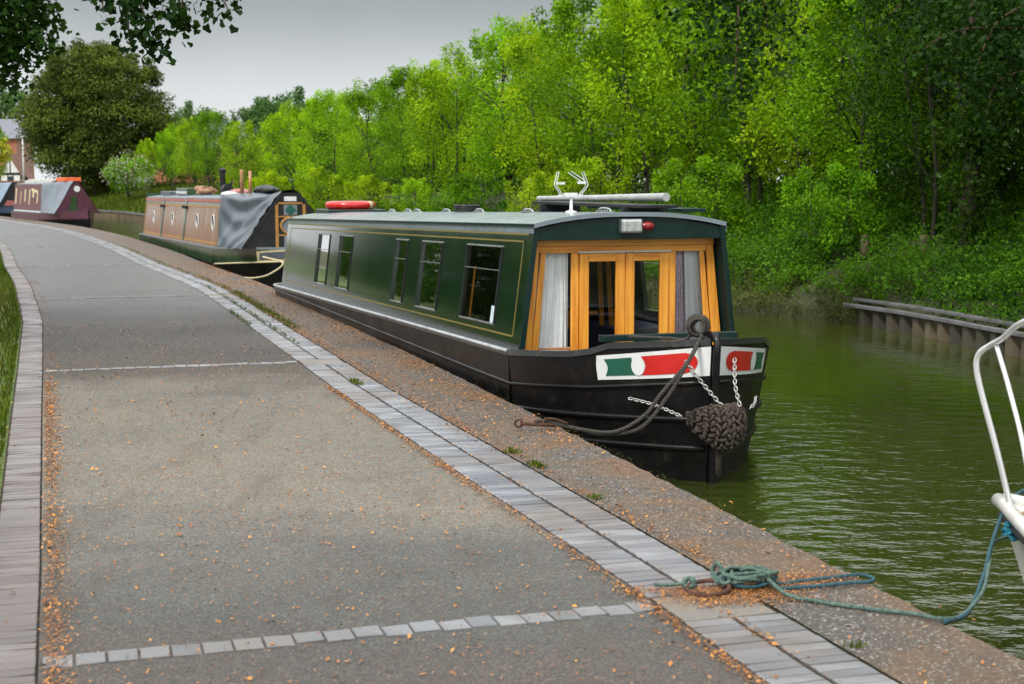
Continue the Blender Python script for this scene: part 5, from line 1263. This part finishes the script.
# left bank trees, off to the side of the path, with boughs reaching into the picture
proto('lt', 33, 8.5, 3.6, 3.2, 230, 90, .13, 'l_dark', barkm='bark', stems=1, limbs=34, rcl=(.5, .8), tr=.26, spiky=0)
lt = tree('lt', -9.4, 13.6, 0, 1, 'broad maple beside the path whose dark boughs hang in at the top left', name='maple_tree', rot=0)
rng = np.random.default_rng(41)
def bough(ptss, name, n_leaf, size, parent, mat='l_dark', r0=.012, spread=.1):
    mb = MB(); pos = []
    for pts_, k in ptss:
        c = cat_rom(pts_, 8); mb.tube(c, [r0*(1-.8*i/len(c))+.002 for i in range(len(c))], 6)
        c = np.array(c)
        for _ in range(int(n_leaf*k)):
            i = int(rng.random()**.7*(len(c)-1)); pos.append(c[i]+rng.normal(size=3)*spread*np.array([1, 1, .9]))
    mb.v = [tuple(Vector(p)-parent.location) for p in mb.v]; mb.build('bough', 'twig', parent, smooth=True)
    pos = np.array(pos)-np.array(parent.location)
    V, F, T = leaves(rng, pos, size, np.clip(rng.normal(.4, .22, len(pos)), 0, 1), 1.0, .9, lobed=True, asp=1.05)
    np_mesh('leaves', V, F, mat, T, parent)
w3 = lambda px, py, Y: np.array(wp(px, py, Y))
bough([([w3(-30, -120, 12.5), w3(60, -60, 12.5), w3(128, -12, 12.5), w3(150, 30, 12.5), w3(160, 52, 12.5)], 1.0), ([w3(60, -60, 12.5), w3(170, -22, 12.3), w3(182, 12, 12.3), w3(188, 30, 12.3)], .75),
       ([w3(100, -45, 12.4), w3(190, -25, 12.4), w3(222, 0, 12.4), w3(228, 10, 12.4)], .45), ([w3(80, -40, 12.6), w3(100, -14, 12.6), w3(103, 12, 12.6)], .3), ([w3(128, -12, 12.5), w3(128, 20, 12.4), w3(130, 45, 12.4)], .5), ([w3(110, -40, 12.6), w3(150, -14, 12.6), w3(175, 0, 12.6)], .6)], 'b', 170, .058, lt, spread=.075)
bough([([w3(-60, -60, 14), w3(-10, -10, 14), w3(30, 30, 14), w3(45, 38, 14)], 1.2), ([w3(-60, 0, 14), w3(0, 20, 14), w3(25, 50, 14)], 1.2), ([w3(-60, 30, 14), w3(-5, 50, 14), w3(15, 85, 14)], .9), ([w3(-40, -60, 14), w3(20, -20, 14), w3(42, 8, 14)], 1.2), ([w3(-20, 0, 14), w3(10, 0, 14), w3(40, 20, 14)], 1.0), ([w3(-40, 20, 14), w3(-6, 35, 14), w3(6, 70, 14)], 1.0)], 'b', 420, .048, lt, spread=.12)
proto('gold', 34, 5, 2.0, 1.4, 90, 70, .12, 'l_gold', stems=1, rcl=(.35, .6), tr=.1, spiky=0)
gt = tree('gold', -13.6, 26.5, 0, .72, 'golden leaved tree at the left edge under the dark boughs', name='golden_tree')
bough([([w3(-60, 78, 24), w3(-10, 88, 24), w3(22, 92, 24)], 1), ([w3(-60, 90, 24), w3(-10, 98, 24), w3(14, 104, 24)], 1)], 'b', 70, .11, gt, 'l_gold', spread=.14)
for x, y, h, lab in [(-15.5, 22, 1.0, 'second maple added beyond the verge out of shot left'), (-20.5, 33, 1.0, 'third maple added farther along the verge out of shot left'), (-27.5, 45, .9, 'fourth maple added farther along the verge out of shot left')]:  # unseen maples added to be mirrored in the green cabin side
    tree('lt', x, y, 0, h, lab, name='maple_tree')
rng = np.random.default_rng(61); cs = []  # unseen hedge added so the glossy cabin side mirrors dark green
for _ in range(4200):
    i = int(rng.uniform(i_at(9), i_at(88))); p = q_off(i, offs(QY[i], 'O')+4.2+rng.random()*1.3); cs.append((p[0], p[1], rng.uniform(.1, 2.5)))
hg_ = empty('hedge', (*q_off(i_at(9), 8.2), 0), 0, label='long green hedge added out of shot on the left to reflect in the cabin', cat='hedge')
cs = np.array(cs)-np.array(hg_.location); V, F, T = clump_leaves(rng, cs, rng.uniform(.2, .4, len(cs)), 34, .11); np_mesh('foliage', V, F, 'l_deep', T, hg_)
# overhanging bough top right
ot = empty('overhanging_tree', (10.5, 20.2, .4), 0, label='dark tree whose long boughs droop across the upper right corner', cat='tree')
mb = MB().tube([(0, 0, 0), (.1, 0, 2.5), (-.3, -.3, 5)], [.2, .16, .1], 8); mb.build('trunk', 'bark', ot, smooth=True)
for k, L in enumerate([[(900, -150), (800, -100), (745, -40), (738, 30), (735, 85)], [(900, -150), (800, -90), (762, -40), (768, 30)], [(900, -150), (790, -80), (720, -30), (705, 10)], [(1150, -60), (1060, -10), (1000, 20), (975, 70)], [(1150, -60), (1050, 20), (960, 30), (915, 55)], [(1150, 0), (1060, 60), (1000, 80), (985, 120)], [(1150, -100), (1020, -60), (930, -20), (890, 15)]]):
    bough([([w3(px, py, 18.5+.3*k) for px, py in L], 1)], 'b', 900, .06, ot, 'l_dark', .03, .3)

# ------------------------------------------------------------------ far-bank undergrowth (stuff)
rng = np.random.default_rng(51)
def undergrowth(name, y0, y1, omin, omax, dens, hmax, size, mat, per, label, rr=(.12, .3), up=.7, droop=0., asp=.55, hang=False):
    i0, i1 = Fi(y0), Fi(y1); L = (i1-i0)*.1; n = int(L*(omax-omin)*dens); cs = []
    for _ in range(n):
        i = int(rng.uniform(i0, i1)); o = rng.uniform(omin, omax); p = FB[i]+FN[i]*o
        g = bank_z(o) if not hang else float(np.interp(o, [-.3, .5], [-.42, .0]))
        hh = hmax*(.55+.45*(.5+.5*math.sin(p[0]*2.1+p[1]*1.3)*math.cos(p[1]*.9-p[0])))
        cs.append((p[0], p[1], g+rng.random()*hh))
    cs = np.array(cs); tone = np.clip(.4+.25*np.sin(cs[:, 0]*1.9+cs[:, 1]*2.7)+rng.normal(0, .15, len(cs)), 0, 1)
    V, F, T = clump_leaves(rng, cs, rng.uniform(*rr, len(cs)), per, size, up, droop, asp=asp, tone_c=tone, shell=.3)
    tag(np_mesh(name, V, F, mat, T), label, 'undergrowth', kind='stuff')
undergrowth('shade_bed', 11, 20.5, .1, 4.8, 30, .66, .065, 'l_deep', 34, 'darker leafy weeds above the piling at right')  # shade at the right is painted by the darker leaf colour
undergrowth('nettle_bed', 15, 36, .1, 4.8, 36, .66, .065, 'l_herb', 34, 'leafy nettles and weeds covering the far bank slope')
undergrowth('bank_weeds', 36, 64, .3, 3.4, 13, .5, .12, 'l_herb', 22, 'leafy weeds along the far bank behind the boats')
undergrowth('shade_weeds', 14, 34, 4.2, 11, 7, .9, .11, 'l_mid', 26, 'shaded undergrowth beneath the trees of the wood')
undergrowth('understorey', 14, 100, 7.5, 17, 3.2, 2.6, .15, 'l_deep', 34, 'tall mixed scrub filling the wood behind the front trees', (.3, .55))  # darkened leaf colour paints the gloom behind the front trees
undergrowth('ivy_fringe', 21.2, 60, -.3, 1.1, 85, .26, .055, 'l_tangle', 30, 'brownish ivy and dead grass hanging over the waterline', (.1, .2), .2, 1.4, .3, True)
undergrowth('piling_weeds', 11, 21.8, .12, .45, 16, .12, .06, 'l_herb', 22, 'weeds trailing over the piling rails', (.07, .15), .4, .6)
pts = []; zz = []
for _ in range(42000):
    i = int(rng.uniform(Fi(60), Fi(102))); o = .3+rng.random()*9; p = FB[i]+FN[i]*o; pts.append(p); zz.append(bank_z(o)+.05)
blades('bank_grass', np.array(pts), .32, rng, np.array(zz), w=.03, spread=.6, label='bright long grass on the distant bank below the yew', cat='grass', kind='stuff')

# ================================================================== houses and lamp
def house(loc, rz_, w_, d_, h_, rh, wall, roofm, label, wins_=(), chim=True):
    o = empty('house', loc, rz_, label=label, cat='house')
    MB().box(-w_/2, w_/2, -d_/2, d_/2, 0, h_).build('wall', wall, o)
    mb = MB().prism([(-w_/2-.3, -d_/2-.3, h_-.1), (-w_/2-.3, 0, h_+rh), (-w_/2-.3, d_/2+.3, h_-.1)], (w_+.6, 0, 0)); rf = mb.build('roof', roofm, o)
    if chim: MB().box(w_*.3, w_*.3+.9, -.4, .4, h_+rh-.8, h_+rh+1.3).build('chimney', 'brick', rf)
    for x, z in wins_:
        f = MB().box(x-.6, x+.6, -d_/2-.03, -d_/2+.02, z, z+1.2).build('window', 'hwhite', o)
        MB().box(x-.5, x+.5, -d_/2-.05, -d_/2-.032, z+.1, z+1.1).build('pane', 'pane', f)
    return o
house((-50.8, 134, 1.2), R(8), 12, 8, 4.4, 1.8, 'brick', 'slate', 'red brick house with slate roof left of the yew', [(-3, 1), (0, 1), (4, 2.2)], chim=False)
hg = empty('gabled_house', (-43.3, 126, 1.2), 0, label='black and white half timbered gable in front of the brick house', cat='house')
hg.scale = (.55, .5, 1.05)
MB().prism([(-1.7, 0, 0), (1.7, 0, 0), (1.7, 0, 1.1), (0, 0, 2.6), (-1.7, 0, 1.1)], (0, 5, 0)).build('wall', 'hwhite', hg)
MB().prism([(-2.0, -.25, .95), (0, -.25, 2.75), (2.0, -.25, .95), (2.0, -.25, .75), (0, -.25, 2.5), (-2.0, -.25, .75)][::-1], (0, 5.4, 0)).build('roof', 'tile', hg)
MB().box(-1.7, 1.7, -.05, -.01, 1.0, 1.2).box(-.5, -.35, -.06, -.012, 0, 1.0).box(.35, .5, -.06, -.012, 0, 1.0).box(-.08, .08, -.06, -.012, 1.2, 2.3).box(-1.7, -1.5, -.06, -.012, 0, 1).box(1.5, 1.7, -.06, -.012, 0, 1).build('timber_frame', 'timber', hg)
MB().box(-.33, .33, -.04, -.013, .2, .9).build('window', 'pane', hg)
MB().prism([(1.7, 1.5, 1.1), (3.4, 1.5, -.1), (3.4, 4.5, -.1), (1.7, 4.5, 1.1)], (0, 0, .15)).build('porch_roof', 'tile', hg)
house(((228-512)/1450*190, 190, 1.4), R(-10), 11, 8, 4.6, 3.0, 'brick', 'slate', 'distant house with grey slate roof right of the yew')
house(((178-512)/1450*165, 165, 1.4), R(15), 5, 6, 4.5, 1.8, 'brick', 'tile', 'brick gable and chimney showing just right of the yew')
lx = (27-512)/1450*108
lm = empty('street_lamp', (lx, 108, 1.2), 0, label='slim grey street lamp in front of the yew and brick house', cat='street lamp')
MB().tube([(0, 0, -.5), (0, 0, 3.75)], [.07, .05], 8).build('pole', 'lampm', lm, smooth=True)
MB().box(-.45, .65, -.1, .1, 3.72, 3.82).build('lamp_head', 'lampm', lm, bevel=.02)
# parked things by the far houses: pale hedge wall
tag(MB().box(-43.5, -30.5, 117, 117.3, .8, 1.75).build('garden_wall', 'tile'), 'low brown garden wall beyond the maroon boat', 'wall')
